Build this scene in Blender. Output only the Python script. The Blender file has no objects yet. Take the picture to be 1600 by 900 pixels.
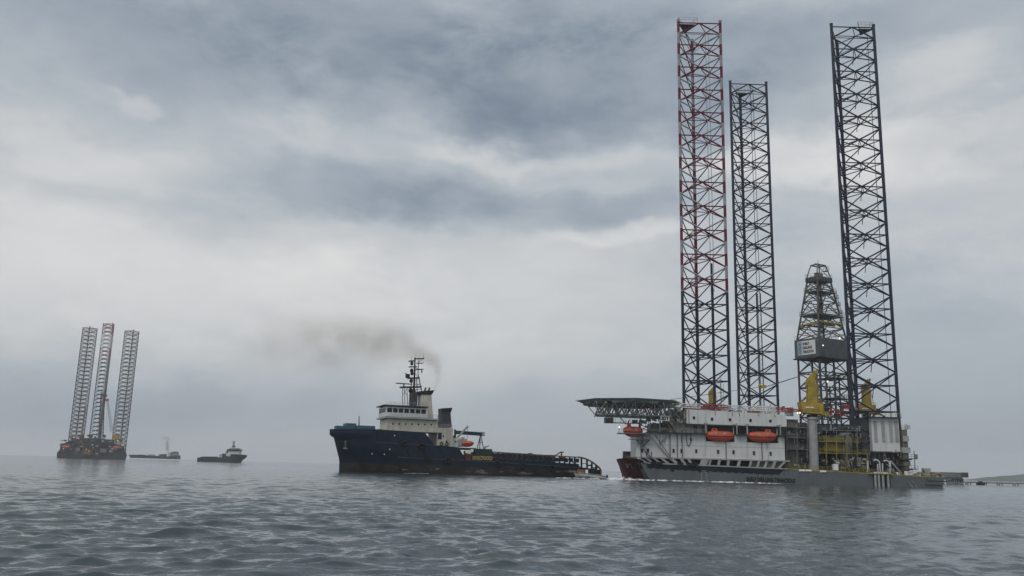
import bpy, math, random
import numpy as np
from mathutils import Vector
D_ = bpy.data
SC = bpy.context.scene
COL = SC.collection
R = math.radians

# ---------------------------------------------------------------- camera, sky, sun, exposure
EYE = 2.5
FPX = 1350.0
PITCH, ROLL = R(11.75), R(1.5)
cam_d = D_.cameras.new('camera'); cam = D_.objects.new('camera', cam_d); COL.objects.link(cam)
cam_d.sensor_width = 36.0; cam_d.lens = 36.0*FPX/1600.0
cam_d.clip_start = 0.2; cam_d.clip_end = 40000
cam.location = (0, 0, EYE)
from mathutils import Matrix
cam.rotation_euler = (Matrix.Rotation(R(90)+PITCH, 3, 'X') @ Matrix.Rotation(ROLL, 3, 'Z')).to_euler()
SC.camera = cam

SUN_EL, SUN_AZ = R(48), R(215)      # azimuth clockwise from +Y: high behind the camera's left shoulder
world = D_.worlds.new('World'); SC.world = world; world.use_nodes = True
sun_d = D_.lights.new('sun', 'SUN'); sun_d.energy = 0.8; sun_d.angle = R(25); sun_d.color = (1, .965, .91)
sun = D_.objects.new('sun', sun_d); COL.objects.link(sun)
sdir = Vector((math.sin(SUN_AZ)*math.cos(SUN_EL), math.cos(SUN_AZ)*math.cos(SUN_EL), math.sin(SUN_EL)))
sun.rotation_euler = sdir.to_track_quat('Z', 'Y').to_euler()
SC.view_settings.view_transform = 'Standard'; SC.view_settings.look = 'None'
SC.view_settings.exposure = 0.0; SC.view_settings.gamma = 1.0
SC.view_settings.use_curve_mapping = False
SC.cycles.use_denoising = True
SC.cycles.max_bounces = 6; SC.cycles.diffuse_bounces = 2; SC.cycles.glossy_bounces = 3
SC.cycles.volume_bounces = 1; SC.cycles.transparent_max_bounces = 8
SC.cycles.sample_clamp_indirect = 4.0

def ray(px, py):
    """direction (per metre of depth) of a point of the 1600x900 photograph"""
    x, y = px-800.0, 450.0-py
    c, s = math.cos(ROLL), math.sin(ROLL)
    x, y = c*x - s*y, s*x + c*y
    d = Vector((x, FPX*math.cos(PITCH)-y*math.sin(PITCH), FPX*math.sin(PITCH)+y*math.cos(PITCH)))
    return d/d.y
def U(px, py, dep):
    r = ray(px, py)
    return Vector((r.x*dep, dep, EYE + r.z*dep))

# ---- overcast sky
nt = world.node_tree; N = nt.nodes; L = nt.links
for n in list(N): N.remove(n)
def wn(t, **k):
    n = N.new(t)
    for a, b in k.items(): setattr(n, a, b)
    return n
def wmath(op, a, b=None, c=None, clamp=False):
    n = wn('ShaderNodeMath', operation=op, use_clamp=clamp)
    for i, v in enumerate((a, b, c)):
        if v is None: continue
        if isinstance(v, (int, float)): n.inputs[i].default_value = v
        else: L.new(v, n.inputs[i])
    return n.outputs[0]
tc = wn('ShaderNodeTexCoord')
gen = tc.outputs['Generated']
# a wind-torn direction for the cloud masses
nz = wn('ShaderNodeTexNoise'); nz.inputs['Scale'].default_value = 5.0; nz.inputs['Detail'].default_value = 6
nz.inputs['Roughness'].default_value = .55
mp0 = wn('ShaderNodeMapping'); mp0.inputs['Scale'].default_value = (1, 1, 1.9); L.new(gen, mp0.inputs[0]); L.new(mp0.outputs[0], nz.inputs['Vector'])
vs = wn('ShaderNodeVectorMath', operation='SUBTRACT'); L.new(nz.outputs['Color'], vs.inputs[0]); vs.inputs[1].default_value = (.5, .5, .5)
vm = wn('ShaderNodeVectorMath', operation='MULTIPLY'); L.new(vs.outputs[0], vm.inputs[0]); vm.inputs[1].default_value = (.24, .24, .14)
va = wn('ShaderNodeVectorMath', operation='ADD'); L.new(gen, va.inputs[0]); L.new(vm.outputs[0], va.inputs[1])
wdir = va.outputs[0]
sep = wn('ShaderNodeSeparateXYZ'); L.new(gen, sep.inputs[0])
sepw = wn('ShaderNodeSeparateXYZ'); L.new(wdir, sepw.inputs[0])
rag = wn('ShaderNodeTexNoise'); rag.inputs['Scale'].default_value = 9.0; rag.inputs['Detail'].default_value = 9; rag.inputs['Roughness'].default_value = .62; rag.inputs['Distortion'].default_value = .35
mpr = wn('ShaderNodeMapping'); mpr.inputs['Scale'].default_value = (1, 1, 2.1); L.new(gen, mpr.inputs[0]); L.new(mpr.outputs[0], rag.inputs['Vector'])
RAG = wmath('MULTIPLY', wmath('SUBTRACT', rag.outputs[0], .5), 1.0)
def blob(px, py, rx, ry, amt):
    """a bank of cloud in the direction the photograph shows it; rx, ry = half widths (photo px)"""
    r = ray(px, py).normalized()
    right = Vector((r.y, -r.x, 0)).normalized(); up = right.cross(r)
    def dotn(v):
        n = wn('ShaderNodeVectorMath', operation='DOT_PRODUCT'); L.new(wdir, n.inputs[0]); n.inputs[1].default_value = v; return n.outputs['Value']
    a = wmath('MULTIPLY', dotn(right), FPX/rx); b = wmath('MULTIPLY', dotn(up), FPX/ry)
    e = wmath('ADD', wmath('MULTIPLY', a, a), wmath('MULTIPLY', b, b))
    front = wmath('GREATER_THAN', dotn(r), 0.0)
    g = wmath('ADD', wmath('POWER', 2.718, wmath('MULTIPLY', e, -.8)), RAG)
    ss = wn('ShaderNodeMapRange'); ss.interpolation_type = 'SMOOTHSTEP'; L.new(g, ss.inputs[0]); ss.inputs[1].default_value = .18; ss.inputs[2].default_value = .92; g = ss.outputs[0]
    return wmath('MULTIPLY', wmath('MULTIPLY', g, amt), front)
# base brightness by elevation: dull horizon, brighter belt, then darker; unseen zenith brightened to light sea and rig
ramp = wn('ShaderNodeValToRGB'); L.new(sepw.outputs['Z'], ramp.inputs[0])
cr = ramp.color_ramp
cr.elements[0].position = 0.0; cr.elements[0].color = (.43,)*3+(1,)
cr.elements[1].position = 1.0; cr.elements[1].color = (.9,)*3+(1,)
for p, v in ((.06, .455), (.13, .52), (.24, .55), (.36, .48), (.48, .44), (.62, .70), (.8, .85)):
    e = cr.elements.new(p); e.color = (v, v, v, 1)
tot = ramp.outputs[0]
BLOBS = [(260, 80, 210, 85, -.10), (600, 30, 300, 70, -.10), (1000, 20, 260, 50, -.07), (900, 190, 170, 40, -.06), (700, 120, 260, 80, -.085), (950, 135, 260, 80, -.09), (560, 280, 240, 62, -.11), (800, 325, 280, 48, -.115),
         (985, 330, 120, 30, -.05), (250, 315, 160, 45, -.035), (1220, 50, 230, 55, -.06), (1250, 420, 220, 90, -.04), (1500, 580, 300, 190, -.085), (1020, 640, 300, 70, -.03),
         (90, 615, 300, 45, -.065), (330, 645, 280, 40, -.04), (1130, 150, 60, 60, -.04),
         (400, 170, 150, 50, .06), (100, 240, 150, 45, .09), (150, 147, 34, 14, .07), (760, 226, 95, 24, .10), (950, 232, 140, 28, .07), (965, 376, 120, 24, .10),
         (200, 440, 420, 105, .115), (680, 450, 330, 60, .05), (1250, 225, 125, 50, .17), (1425, 230, 100, 50, .10), (1455, 105, 130, 45, .10), (760, 560, 260, 50, .04), (1560, 200, 60, 40, .05)]
for b in BLOBS: tot = wmath('ADD', tot, blob(*b))
# finer cloud texture on a flat cloud base far overhead
zc = wmath('ADD', wmath('MAXIMUM', sep.outputs['Z'], 0.0), .10)
cx = wmath('DIVIDE', sep.outputs['X'], zc); cy = wmath('DIVIDE', sep.outputs['Y'], zc)
cmb = wn('ShaderNodeCombineXYZ'); L.new(cx, cmb.inputs[0]); L.new(cy, cmb.inputs[1])
fade = wmath('MULTIPLY', wmath('SUBTRACT', sep.outputs['Z'], .05), 4.5, clamp=True)
for sc_, det, amt, dist in ((1.1, 8, .17, .7), (2.9, 8, .13, .5), (8.0, 6, .06, .3)):
    n = wn('ShaderNodeTexNoise'); n.inputs['Scale'].default_value = sc_; n.inputs['Detail'].default_value = det
    n.inputs['Roughness'].default_value = .58; n.inputs['Distortion'].default_value = dist
    L.new(cmb.outputs[0], n.inputs['Vector'])
    tot = wmath('ADD', tot, wmath('MULTIPLY', wmath('MULTIPLY', wmath('SUBTRACT', n.outputs[0], .5), amt), fade))
tot = wmath('MAXIMUM', tot, .12)
# colour: dark cloud is blue-grey, bright cloud nearly white and faintly warm
crr = wn('ShaderNodeValToRGB'); L.new(tot, crr.inputs[0]); k = crr.color_ramp
k.elements[0].position = .10; k.elements[0].color = (.085, .112, .15, 1)
k.elements[1].position = .75; k.elements[1].color = (.78, .78, .765, 1)
for p, c in ((.25, (.216, .262, .326)), (.36, (.328, .376, .433)), (.46, (.437, .482, .520)), (.58, (.608, .622, .632))):
    e = k.elements.new(p); e.color = c+(1,)
skyt = wn('ShaderNodeTexSky', sky_type='NISHITA', sun_disc=False)
skyt.sun_elevation = SUN_EL; skyt.sun_rotation = SUN_AZ; skyt.dust_density = 4.0; skyt.air_density = 1.0
bgc = wn('ShaderNodeVectorMath', operation='SCALE'); L.new(crr.outputs[0], bgc.inputs[0]); bgc.inputs['Scale'].default_value = 11.0
mx = wn('ShaderNodeMix', data_type='RGBA'); mx.inputs['Factor'].default_value = .93
L.new(skyt.outputs[0], mx.inputs['A']); L.new(bgc.outputs[0], mx.inputs['B'])
bg = wn('ShaderNodeBackground'); bg.inputs['Strength'].default_value = .095
L.new(mx.outputs['Result'], bg.inputs['Color'])
wo = wn('ShaderNodeOutputWorld'); L.new(bg.outputs[0], wo.inputs['Surface'])

# ---------------------------------------------------------------- helpers
def tag(o, label=None, cat=None, group=None, kind=None):
    if label: o['label'] = label
    if cat: o['category'] = cat
    if group: o['group'] = group
    if kind: o['kind'] = kind
    return o
def thing(name, loc, label, cat, group=None):
    o = D_.objects.new(name, None); o.empty_display_size = 1; o.location = loc; COL.objects.link(o)
    return tag(o, label, cat, group)
def worldloc(o):
    p = Vector((0, 0, 0))
    while o is not None:
        p += o.location; o = o.parent
    return p
class MB:
    def __init__(s): s.v = []; s.f = []; s.sm = []; s.mi = []; s.cur = 0
    def add(s, vs, fs, smooth=False):
        o = len(s.v); s.v += [tuple(p) for p in vs]
        for f in fs: s.f.append([i+o for i in f]); s.sm.append(smooth); s.mi.append(s.cur)
        return s
    def mat(s, i): s.cur = i; return s
    def obox(s, a, ex, ey, ez):
        a, ex, ey, ez = map(Vector, (a, ex, ey, ez))
        v = [a, a+ex, a+ex+ey, a+ey, a+ez, a+ex+ez, a+ex+ey+ez, a+ey+ez]
        return s.add(v, [(3, 2, 1, 0), (4, 5, 6, 7), (0, 1, 5, 4), (1, 2, 6, 5), (2, 3, 7, 6), (3, 0, 4, 7)])
    def box(s, c, size, rz=0):
        c = Vector(c); x = Vector((math.cos(rz), math.sin(rz), 0))*size[0]; y = Vector((-math.sin(rz), math.cos(rz), 0))*size[1]; z = Vector((0, 0, size[2]))
        return s.obox(c-x/2-y/2-z/2, x, y, z)
    def bx(s, x0, x1, y0, y1, z0, z1): return s.obox((x0, y0, z0), (x1-x0, 0, 0), (0, y1-y0, 0), (0, 0, z1-z0))
    def bar(s, p0, p1, r, n=6, r1=None):
        p0, p1 = Vector(p0), Vector(p1); d = (p1-p0)
        if d.length < 1e-6: return s
        d.normalize(); a = d.orthogonal().normalized(); b = d.cross(a); r1 = r if r1 is None else r1
        v = []
        for p, rr in ((p0, r), (p1, r1)):
            for i in range(n):
                t = 2*math.pi*i/n; v.append(p+a*rr*math.cos(t)+b*rr*math.sin(t))
        f = [(i, (i+1) % n, n+(i+1) % n, n+i) for i in range(n)]
        s.add(v, f, n > 4); return s.add(v, [tuple(range(n-1, -1, -1)), tuple(range(n, 2*n))])
    def tube(s, pts, r, n=6):
        for a, b in zip(pts[:-1], pts[1:]): s.bar(a, b, r, n)
        return s
    def prism(s, poly, ext):
        ext = Vector(ext); n = len(poly); a = [Vector(p) for p in poly]; b = [p+ext for p in a]
        f = [tuple(range(n)), tuple(range(2*n-1, n-1, -1))]+[(i, n+i, n+(i+1) % n, (i+1) % n) for i in range(n)]
        return s.add(a+b, f)
    def ball(s, c, r, n=10, m=7):
        c = Vector(c); rx, ry, rz = (r, r, r) if isinstance(r, (int, float)) else r
        v = []; f = []
        for j in range(m+1):
            ph = math.pi*j/m
            for i in range(n):
                t = 2*math.pi*i/n; v.append(c+Vector((rx*math.sin(ph)*math.cos(t), ry*math.sin(ph)*math.sin(t), rz*math.cos(ph))))
        for j in range(m):
            for i in range(n): f.append((j*n+i, (j+1)*n+i, (j+1)*n+(i+1) % n, j*n+(i+1) % n))
        return s.add(v, f, True)
    def ring(s, c, R_, r, ax, n=14, m=6):
        c = Vector(c); ax = Vector(ax).normalized(); a = ax.orthogonal().normalized(); b = ax.cross(a); v = []; f = []
        for i in range(n):
            t = 2*math.pi*i/n; d = a*math.cos(t)+b*math.sin(t)
            for j in range(m):
                q = 2*math.pi*j/m; v.append(c+d*(R_+r*math.cos(q))+ax*r*math.sin(q))
        for i in range(n):
            for j in range(m): f.append((i*m+j, ((i+1) % n)*m+j, ((i+1) % n)*m+(j+1) % m, i*m+(j+1) % m))
        return s.add(v, f, True)
    def rail(s, pts, h=1.1, step=2.0, r=.04, mid=1):
        up = Vector((0, 0, h)); pts = [Vector(p) for p in pts]
        for a, b in zip(pts[:-1], pts[1:]):
            for k in range(1, mid+2): s.bar(a+up*k/(mid+1), b+up*k/(mid+1), r, 4)
            n = max(1, round((b-a).length/step))
            for i in range(n+1): p = a.lerp(b, i/n); s.bar(p, p+up, r, 4)
        return s
    def build(s, name, mats, parent=None, label=None, kind=None):
        off = worldloc(parent) if parent else Vector((0, 0, 0))
        me = D_.meshes.new(name)
        me.from_pydata([(p[0]-off.x, p[1]-off.y, p[2]-off.z) for p in s.v], [], s.f)
        for m in (mats if isinstance(mats, (list, tuple)) else [mats]): me.materials.append(m)
        me.polygons.foreach_set('use_smooth', s.sm); me.polygons.foreach_set('material_index', s.mi)
        me.update()
        o = D_.objects.new(name, me); COL.objects.link(o)
        if parent: o.parent = parent
        return tag(o, label, kind=kind)
def copy_tree(o, parent=None):
    c = o.copy(); COL.objects.link(c)
    if parent: c.parent = parent
    for ch in list(o.children): copy_tree(ch, c)
    return c
def solo(mb, name, mat, label, cat, group=None, kind=None):
    """a thing that is one mesh: origin moved to its base"""
    lo = Vector([min(p[i] for p in mb.v) for i in range(3)]); hi = Vector([max(p[i] for p in mb.v) for i in range(3)])
    b = Vector(((lo.x+hi.x)/2, (lo.y+hi.y)/2, lo.z)); mb.v = [tuple(Vector(p)-b) for p in mb.v]
    o = mb.build(name, mat); o.location = b
    return tag(o, label, cat, group, kind)
def text_mb(s, mb, origin, ex, ez, height, width=None, thick=.02, bold=.03):
    """lettering: origin = lower left corner, ex = reading direction, ez = up"""
    cu = D_.curves.new('t', 'FONT'); cu.body = s; cu.size = 1.0; cu.resolution_u = 2; cu.extrude = 0.0
    cu.offset = bold
    to = D_.objects.new('t', cu); COL.objects.link(to)
    bpy.context.view_layer.update()
    me = to.to_mesh()
    vs = [v.co.copy() for v in me.vertices]; fs = [tuple(p.vertices) for p in me.polygons]
    to.to_mesh_clear(); D_.objects.remove(to); D_.curves.remove(cu)
    x0, x1 = min(v.x for v in vs), max(v.x for v in vs); y0, y1 = min(v.y for v in vs), max(v.y for v in vs)
    ky = height/(y1-y0); kx = (width/(x1-x0)) if width else ky
    ex, ez, o = Vector(ex).normalized(), Vector(ez).normalized(), Vector(origin); nrm = ex.cross(ez)
    P = [o+ex*(v.x-x0)*kx+ez*(v.y-y0)*ky for v in vs]
    n = len(P)
    mb.add(P+[p+nrm*thick for p in P], [tuple(f) for f in fs]+[tuple(i+n for i in f) for f in fs])
    return mb

# ---------------------------------------------------------------- materials
class G:
    def __init__(s, name):
        s.m = D_.materials.new(name); s.m.use_nodes = True; s.t = s.m.node_tree; s.b = s.t.nodes['Principled BSDF']
        s.out = [n for n in s.t.nodes if n.type == 'OUTPUT_MATERIAL'][0]
    def n(s, t, **k):
        x = s.t.nodes.new(t)
        for a, b in k.items(): setattr(x, a, b)
        return x
    def l(s, a, b): s.t.links.new(a, b)
    def math(s, op, a, b=None, clamp=False):
        x = s.n('ShaderNodeMath', operation=op, use_clamp=clamp)
        for i, v in enumerate((a, b)):
            if v is None: continue
            if isinstance(v, (int, float)): x.inputs[i].default_value = v
            else: s.l(v, x.inputs[i])
        return x.outputs[0]
    def noise(s, scale, detail=4, vec=None, mapscale=None, rough=.55):
        x = s.n('ShaderNodeTexNoise'); x.inputs['Scale'].default_value = scale; x.inputs['Detail'].default_value = detail
        x.inputs['Roughness'].default_value = rough
        if vec is None:
            vec = s.n('ShaderNodeTexCoord').outputs['Object']
        if mapscale:
            mp = s.n('ShaderNodeMapping'); mp.inputs['Scale'].default_value = mapscale; s.l(vec, mp.inputs[0]); vec = mp.outputs[0]
        s.l(vec, x.inputs['Vector']); return x.outputs[0]
    def step(s, v, a, b):
        x = s.n('ShaderNodeMapRange'); x.interpolation_type = 'SMOOTHSTEP'; s.l(v, x.inputs[0])
        x.inputs[1].default_value = a; x.inputs[2].default_value = b; return x.outputs[0]
    def mix(s, f, a, b):
        x = s.n('ShaderNodeMix', data_type='RGBA')
        for key, v in (('Factor', f), ('A', a), ('B', b)):
            if isinstance(v, (int, float)): x.inputs[key].default_value = v
            elif isinstance(v, tuple): x.inputs[key].default_value = v if len(v) == 4 else v+(1,)
            else: s.l(v, x.inputs[key])
        return x.outputs['Result']
def wear(g, col, var=.25, streak=.25, rust=.12, scale=.5, rustcol=(.13, .055, .028)):
    """weathered marine paint: mottling, run-down streaks and patches of rust"""
    dark = tuple(c*(1-var*1.3) for c in col) if isinstance(col, tuple) else None
    n1 = g.step(g.noise(scale, 5), .3, .7)
    base = g.mix(n1, dark, tuple(min(1, c*(1+var*.6)) for c in col)) if dark else col
    if streak:
        st = g.step(g.noise(1.6, 4, mapscale=(1, 1, .07)), .5, .75)
        base = g.mix(g.math('MULTIPLY', st, streak), base, (.035, .032, .03))
    if rust:
        rs = g.step(g.noise(scale*1.7, 7, mapscale=(1, 1, .3), rough=.65), .66-rust*.5, .74-rust*.4)
        base = g.mix(g.math('MULTIPLY', rs, .8), base, rustcol)
    return base
def paint(name, col, rough=.55, spec=None, **k):
    g = G(name); g.b.inputs['Specular IOR Level'].default_value = spec if spec is not None else (.25 if max(col) < .1 else .4); g.l(wear(g, col, **k), g.b.inputs['Base Color']); g.b.inputs['Roughness'].default_value = rough
    return g.m
def emit(name, col, strength):
    g = G(name); g.b.inputs['Emission Color'].default_value = col+(1,); g.b.inputs['Emission Strength'].default_value = strength
    g.b.inputs['Base Color'].default_value = (.8, .8, .75, 1); return g.m
M = {}
M['leg'] = paint('navy_leg_steel', (.019, .029, .054), .6, spec=.3, rust=.05, var=.2, streak=.1)
M['white'] = paint('white_house_paint', (.60, .62, .62), .5, var=.05, streak=.28, rust=.05, scale=.25)
M['cream'] = paint('cream_paint', (.52, .50, .43), .5, var=.12, streak=.25, rust=.08)
M['grey'] = paint('grey_paint', (.17, .185, .19), .55, var=.2, streak=.25, rust=.08)
M['lgrey'] = paint('light_grey_paint', (.33, .345, .34), .55, var=.15, streak=.3, rust=.07)
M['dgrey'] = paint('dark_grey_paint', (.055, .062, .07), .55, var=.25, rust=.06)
M['hullgrey'] = paint('rig_hull_paint', (.105, .122, .135), .6, var=.12, streak=.35, rust=.06, scale=.12)
M['truss'] = paint('galvanised_truss', (.48, .48, .45), .55, var=.2, streak=.2, rust=.05)
M['boxgrey'] = paint('windwall_grey', (.085, .095, .105), .6, var=.2, rust=.05)
M['steel'] = paint('derrick_steel', (.095, .098, .095), .6, var=.25, rust=.12)
M['black'] = paint('black_paint', (.012, .014, .018), .5, var=.3, rust=0, streak=0)
M['darknavy'] = paint('dark_navy', (.010, .017, .025), .7, var=.25, rust=.03)  # dark navy of the scalloped hull strip and the fairleads
M['yellow'] = paint('crane_yellow', (.38, .265, .03), .55, var=.18, streak=.4, rust=.10)
M['dyellow'] = paint('rail_yellow', (.30, .24, .06), .55, var=.25, streak=.3, rust=.15)
M['orange'] = paint('lifeboat_orange', (.52, .075, .03), .4, var=.1, streak=.2, rust=0)
M['dorange'] = paint('container_orange', (.42, .11, .035), .5, var=.2, streak=.3, rust=.1)
M['red'] = paint('red_paint', (.36, .03, .03), .5, var=.15, streak=.2, rust=.05)
M['brown'] = paint('rusty_brown', (.17, .085, .04), .7, var=.3, streak=.2, rust=.2)
M['redhull'] = paint('red_hull_paint', (.11, .019, .025), .6, var=.2, streak=.35, rust=.1, scale=.3)
M['glass'] = paint('dark_window_glass', (.012, .016, .02), .12, var=.1, streak=0, rust=0)
M['tarp'] = paint('blue_cover', (.035, .10, .16), .6, var=.2, streak=.1, rust=0)
M['blue'] = paint('deck_blue', (.008, .018, .038), .6, var=.2, rust=.04)
M['litstrake'] = paint('top_lit_strake', (.035, .048, .065), .5, var=.35, rust=.1)  # horizontal strakes: light from above put into a paler colour, with rust mottling
M['dgreen'] = paint('deck_green', (.018, .04, .04), .5, var=.2, rust=.12)
M['green'] = paint('equipment_green', (.05, .13, .06), .5, var=.2, rust=.1)
M['olive'] = paint('olive_steel', (.15, .155, .12), .6, var=.3, streak=.35, rust=.15)
M['tyre'] = paint('black_rubber', (.012, .012, .013), .8, var=.2, rust=0, streak=0)
M['cable'] = paint('steel_cable', (.07, .075, .08), .5, var=.1, rust=0, streak=0)
M['signwhite'] = paint('sign_white', (.70, .72, .72), .5, var=.03, streak=.06, rust=0)
M['signblue'] = paint('sign_blue', (.04, .19, .27), .5, var=.03, streak=0, rust=0)
M['ink'] = paint('lettering_black', (.012, .013, .015), .6, var=.1, streak=0, rust=0)
M['yink'] = paint('lettering_yellow', (.50, .36, .10), .6, var=.25, streak=.3, rust=.08)
M['lamp'] = emit('lit_lamp', (1, .88, .6), 1.2)
M['wlamp'] = emit('lit_white_lamp', (.95, 1, 1), 1.2)
M['deckgrey'] = paint('helideck_grey', (.30, .31, .315), .6, var=.2, rust=.04)
def banded_leg():
    g = G('red_white_banded_leg'); pos = g.n('ShaderNodeNewGeometry').outputs['Position']
    z = g.n('ShaderNodeSeparateXYZ'); g.l(pos, z.inputs[0]); z = z.outputs[2]
    fr = g.math('FRACT', g.math('DIVIDE', g.math('SUBTRACT', 144.66, z), 7.68))
    isred = g.math('LESS_THAN', fr, .5); high = g.math('GREATER_THAN', z, 55.9)
    wh = wear(g, (.30, .32, .36), .15, .25, .10, 1.0); rd = wear(g, (.155, .014, .03), .25, .25, .04, 1.0); nv = wear(g, (.019, .029, .054), .2, .1, .05); g.b.inputs['Specular IOR Level'].default_value = .2
    g.l(g.mix(high, nv, g.mix(isred, wh, rd)), g.b.inputs['Base Color']); g.b.inputs['Roughness'].default_value = .5
    return g.m
M['banded'] = banded_leg()
def far_banded(name, z0):
    g = G(name); pos = g.n('ShaderNodeNewGeometry').outputs['Position']
    z = g.n('ShaderNodeSeparateXYZ'); g.l(pos, z.inputs[0]); z = z.outputs[2]
    a = g.math('GREATER_THAN', z, z0-16.0); b = g.math('GREATER_THAN', z, z0-34.0); c = g.math('GREATER_THAN', z, z0-50.0)
    red, wht, nav = (.17, .02, .025), (.42, .43, .45), (.03, .04, .055)
    g.l(g.mix(c, nav, g.mix(b, red, g.mix(a, wht, red))), g.b.inputs['Base Color']); return g.m
def ahts_hull():
    g = G('navy_ship_hull'); pos = g.n('ShaderNodeNewGeometry').outputs['Position']
    sp = g.n('ShaderNodeSeparateXYZ'); g.l(pos, sp.inputs[0]); z = sp.outputs[2]
    nv = wear(g, (.0052, .014, .034), .25, .3, .02, .15)
    jag = g.math('MULTIPLY', g.math('SUBTRACT', g.noise(.22, 5, vec=pos, mapscale=(1, 1, .4)), .5), 2.2)
    zz = g.math('ADD', z, jag)
    boot = wear(g, (.026, .022, .021), .4, .3, .10, .35, (.06, .036, .026))
    c = g.mix(g.math('SUBTRACT', 1.0, g.step(zz, 2.5, 3.0)), nv, boot)
    scuff = g.step(g.noise(.16, 6, vec=pos, mapscale=(1, 1, 3.5), rough=.62), .57, .63)
    low = g.math('MULTIPLY', g.step(z, .35, .6), g.math('SUBTRACT', 1.0, g.step(z, 1.3, 2.2)))
    c = g.mix(g.math('MULTIPLY', g.math('MULTIPLY', scuff, low), .75), c, (.22, .19, .15))
    wet = g.math('SUBTRACT', 1.0, g.step(zz, .0, .5))
    c = g.mix(wet, c, (.008, .009, .011))
    g.l(c, g.b.inputs['Base Color']); g.b.inputs['Roughness'].default_value = .42; g.b.inputs['Specular IOR Level'].default_value = .22
    bp = g.n('ShaderNodeBump'); bp.inputs['Strength'].default_value = .6; bp.inputs['Distance'].default_value = .12; g.l(g.noise(.55, 3, vec=pos), bp.inputs['Height']); g.l(bp.outputs[0], g.b.inputs['Normal'])
    return g.m
M['navyhull'] = ahts_hull()

# ---------------------------------------------------------------- the sea: one sheet to the horizon, chop modelled in it
def build_sea():
    rng = np.random.default_rng(11)
    th = np.concatenate([np.arange(-38, 38.001, .17)])
    other = np.arange(48, 313, 12.0)
    ang = np.radians(np.concatenate([th, other])); nth = len(ang)
    rr = [5.0]
    while rr[-1] < 900: rr.append(rr[-1]*1.0034)
    while rr[-1] < 7600: rr.append(rr[-1]*1.04)
    rr = np.array(rr); nr = len(rr)
    RR, AA = np.meshgrid(rr, ang, indexing='ij')
    X, Y = RR*np.sin(AA), RR*np.cos(AA); Z = np.zeros_like(X); DX = np.zeros_like(X); DY = np.zeros_like(X)
    dr = np.maximum(np.gradient(rr), rr*.003)[:, None]
    inner = (np.abs(((AA+math.pi) % (2*math.pi))-math.pi) < math.radians(38.5))
    # patches of rougher and smoother water
    def patch(sx, sy, ph): return .5+.5*np.sin(X/sx+ph+1.3*np.sin(Y/sy*.7+ph*2))*np.sin(Y/sy+1.7*ph)
    gust = .60+.5*patch(23, 31, .4)*patch(57, 71, 2.1)+.22*patch(9, 13, 1.2)
    nc = 190
    lam = np.exp(rng.uniform(np.log(.28), np.log(5.5), nc))
    for l_ in lam:
        d = rng.normal(.3, .52)
        kx, ky = math.sin(d)*2*math.pi/l_, -math.cos(d)*2*math.pi/l_
        slope = .022 if l_ < .5 else (.044 if l_ < 1.8 else (.020 if l_ < 3 else .007))
        a = slope*l_/(2*math.pi)
        f = np.clip((l_/dr-2.2)/3.0, 0, 1)*inner
        ph = kx*X+ky*Y+rng.uniform(0, 2*math.pi)
        A = a*f*gust
        Z += A*np.cos(ph); DX -= A*.85*math.sin(d)*np.sin(ph); DY += A*.85*math.cos(d)*np.sin(ph)
    X = X+DX; Y = Y+DY
    V = np.stack([X, Y, Z], -1).reshape(-1, 3)
    i, j = np.meshgrid(np.arange(nr-1), np.arange(nth), indexing='ij'); jn = (j+1) % nth
    Q = np.stack([i*nth+j, i*nth+jn, (i+1)*nth+jn, (i+1)*nth+j], -1).reshape(-1, 4)[:, ::-1]
    cen = len(V); V = np.vstack([V, [[0, 0, -.05]]])
    tri = np.stack([np.arange(nth), np.full(nth, cen), (np.arange(nth)+1) % nth], -1)[:, ::-1]
    me = D_.meshes.new('sea')
    me.vertices.add(len(V)); me.vertices.foreach_set('co', V.astype('f4').ravel())
    nl = Q.size+tri.size; me.loops.add(nl); me.loops.foreach_set('vertex_index', np.concatenate([Q.ravel(), tri.ravel()]).astype('i4'))
    npoly = len(Q)+len(tri); me.polygons.add(npoly)
    me.polygons.foreach_set('loop_start', np.concatenate([np.arange(len(Q))*4, len(Q)*4+np.arange(len(tri))*3]).astype('i4'))
    me.polygons.foreach_set('use_smooth', np.ones(npoly, bool))
    me.update(calc_edges=True); me.validate()
    g = G('sea_water'); b = g.b
    pos = g.n('ShaderNodeNewGeometry').outputs['Position']
    b.inputs['Base Color'].default_value = (.044, .068, .082, 1); b.inputs['IOR'].default_value = 1.333
    b.inputs['Roughness'].default_value = .07
    n1 = g.noise(1.6, 3, vec=pos, mapscale=(.55, 1, 1)); n2 = g.noise(6.0, 3, vec=pos, mapscale=(.6, 1, 1)); n3 = g.noise(.16, 4, vec=pos, mapscale=(.3, 1, 1))
    h = g.math('ADD', g.math('ADD', g.math('MULTIPLY', n1, .06), g.math('MULTIPLY', n2, .016)), g.math('MULTIPLY', n3, .45))
    bp = g.n('ShaderNodeBump'); bp.inputs['Strength'].default_value = 1.0; bp.inputs['Distance'].default_value = 1.0
    g.l(h, bp.inputs['Height']); g.l(bp.outputs[0], b.inputs['Normal'])
    me.materials.append(g.m)
    o = D_.objects.new('sea', me); COL.objects.link(o); o['kind'] = 'structure'
build_sea()

# ---- the hazy air over the water
hz = MB(); hz.bx(-7900, 7900, -7900, 7900, -8, 215)
g = G('sea_haze'); g.t.nodes.remove(g.b)
pv = g.n('ShaderNodeVolumePrincipled'); pv.inputs['Color'].default_value = (.93, .945, .985, 1); pv.inputs['Density'].default_value = .00013
pv.inputs['Anisotropy'].default_value = .2
g.l(pv.outputs[0], g.out.inputs['Volume'])
hz.build('haze', g.m, kind='stuff')

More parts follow.
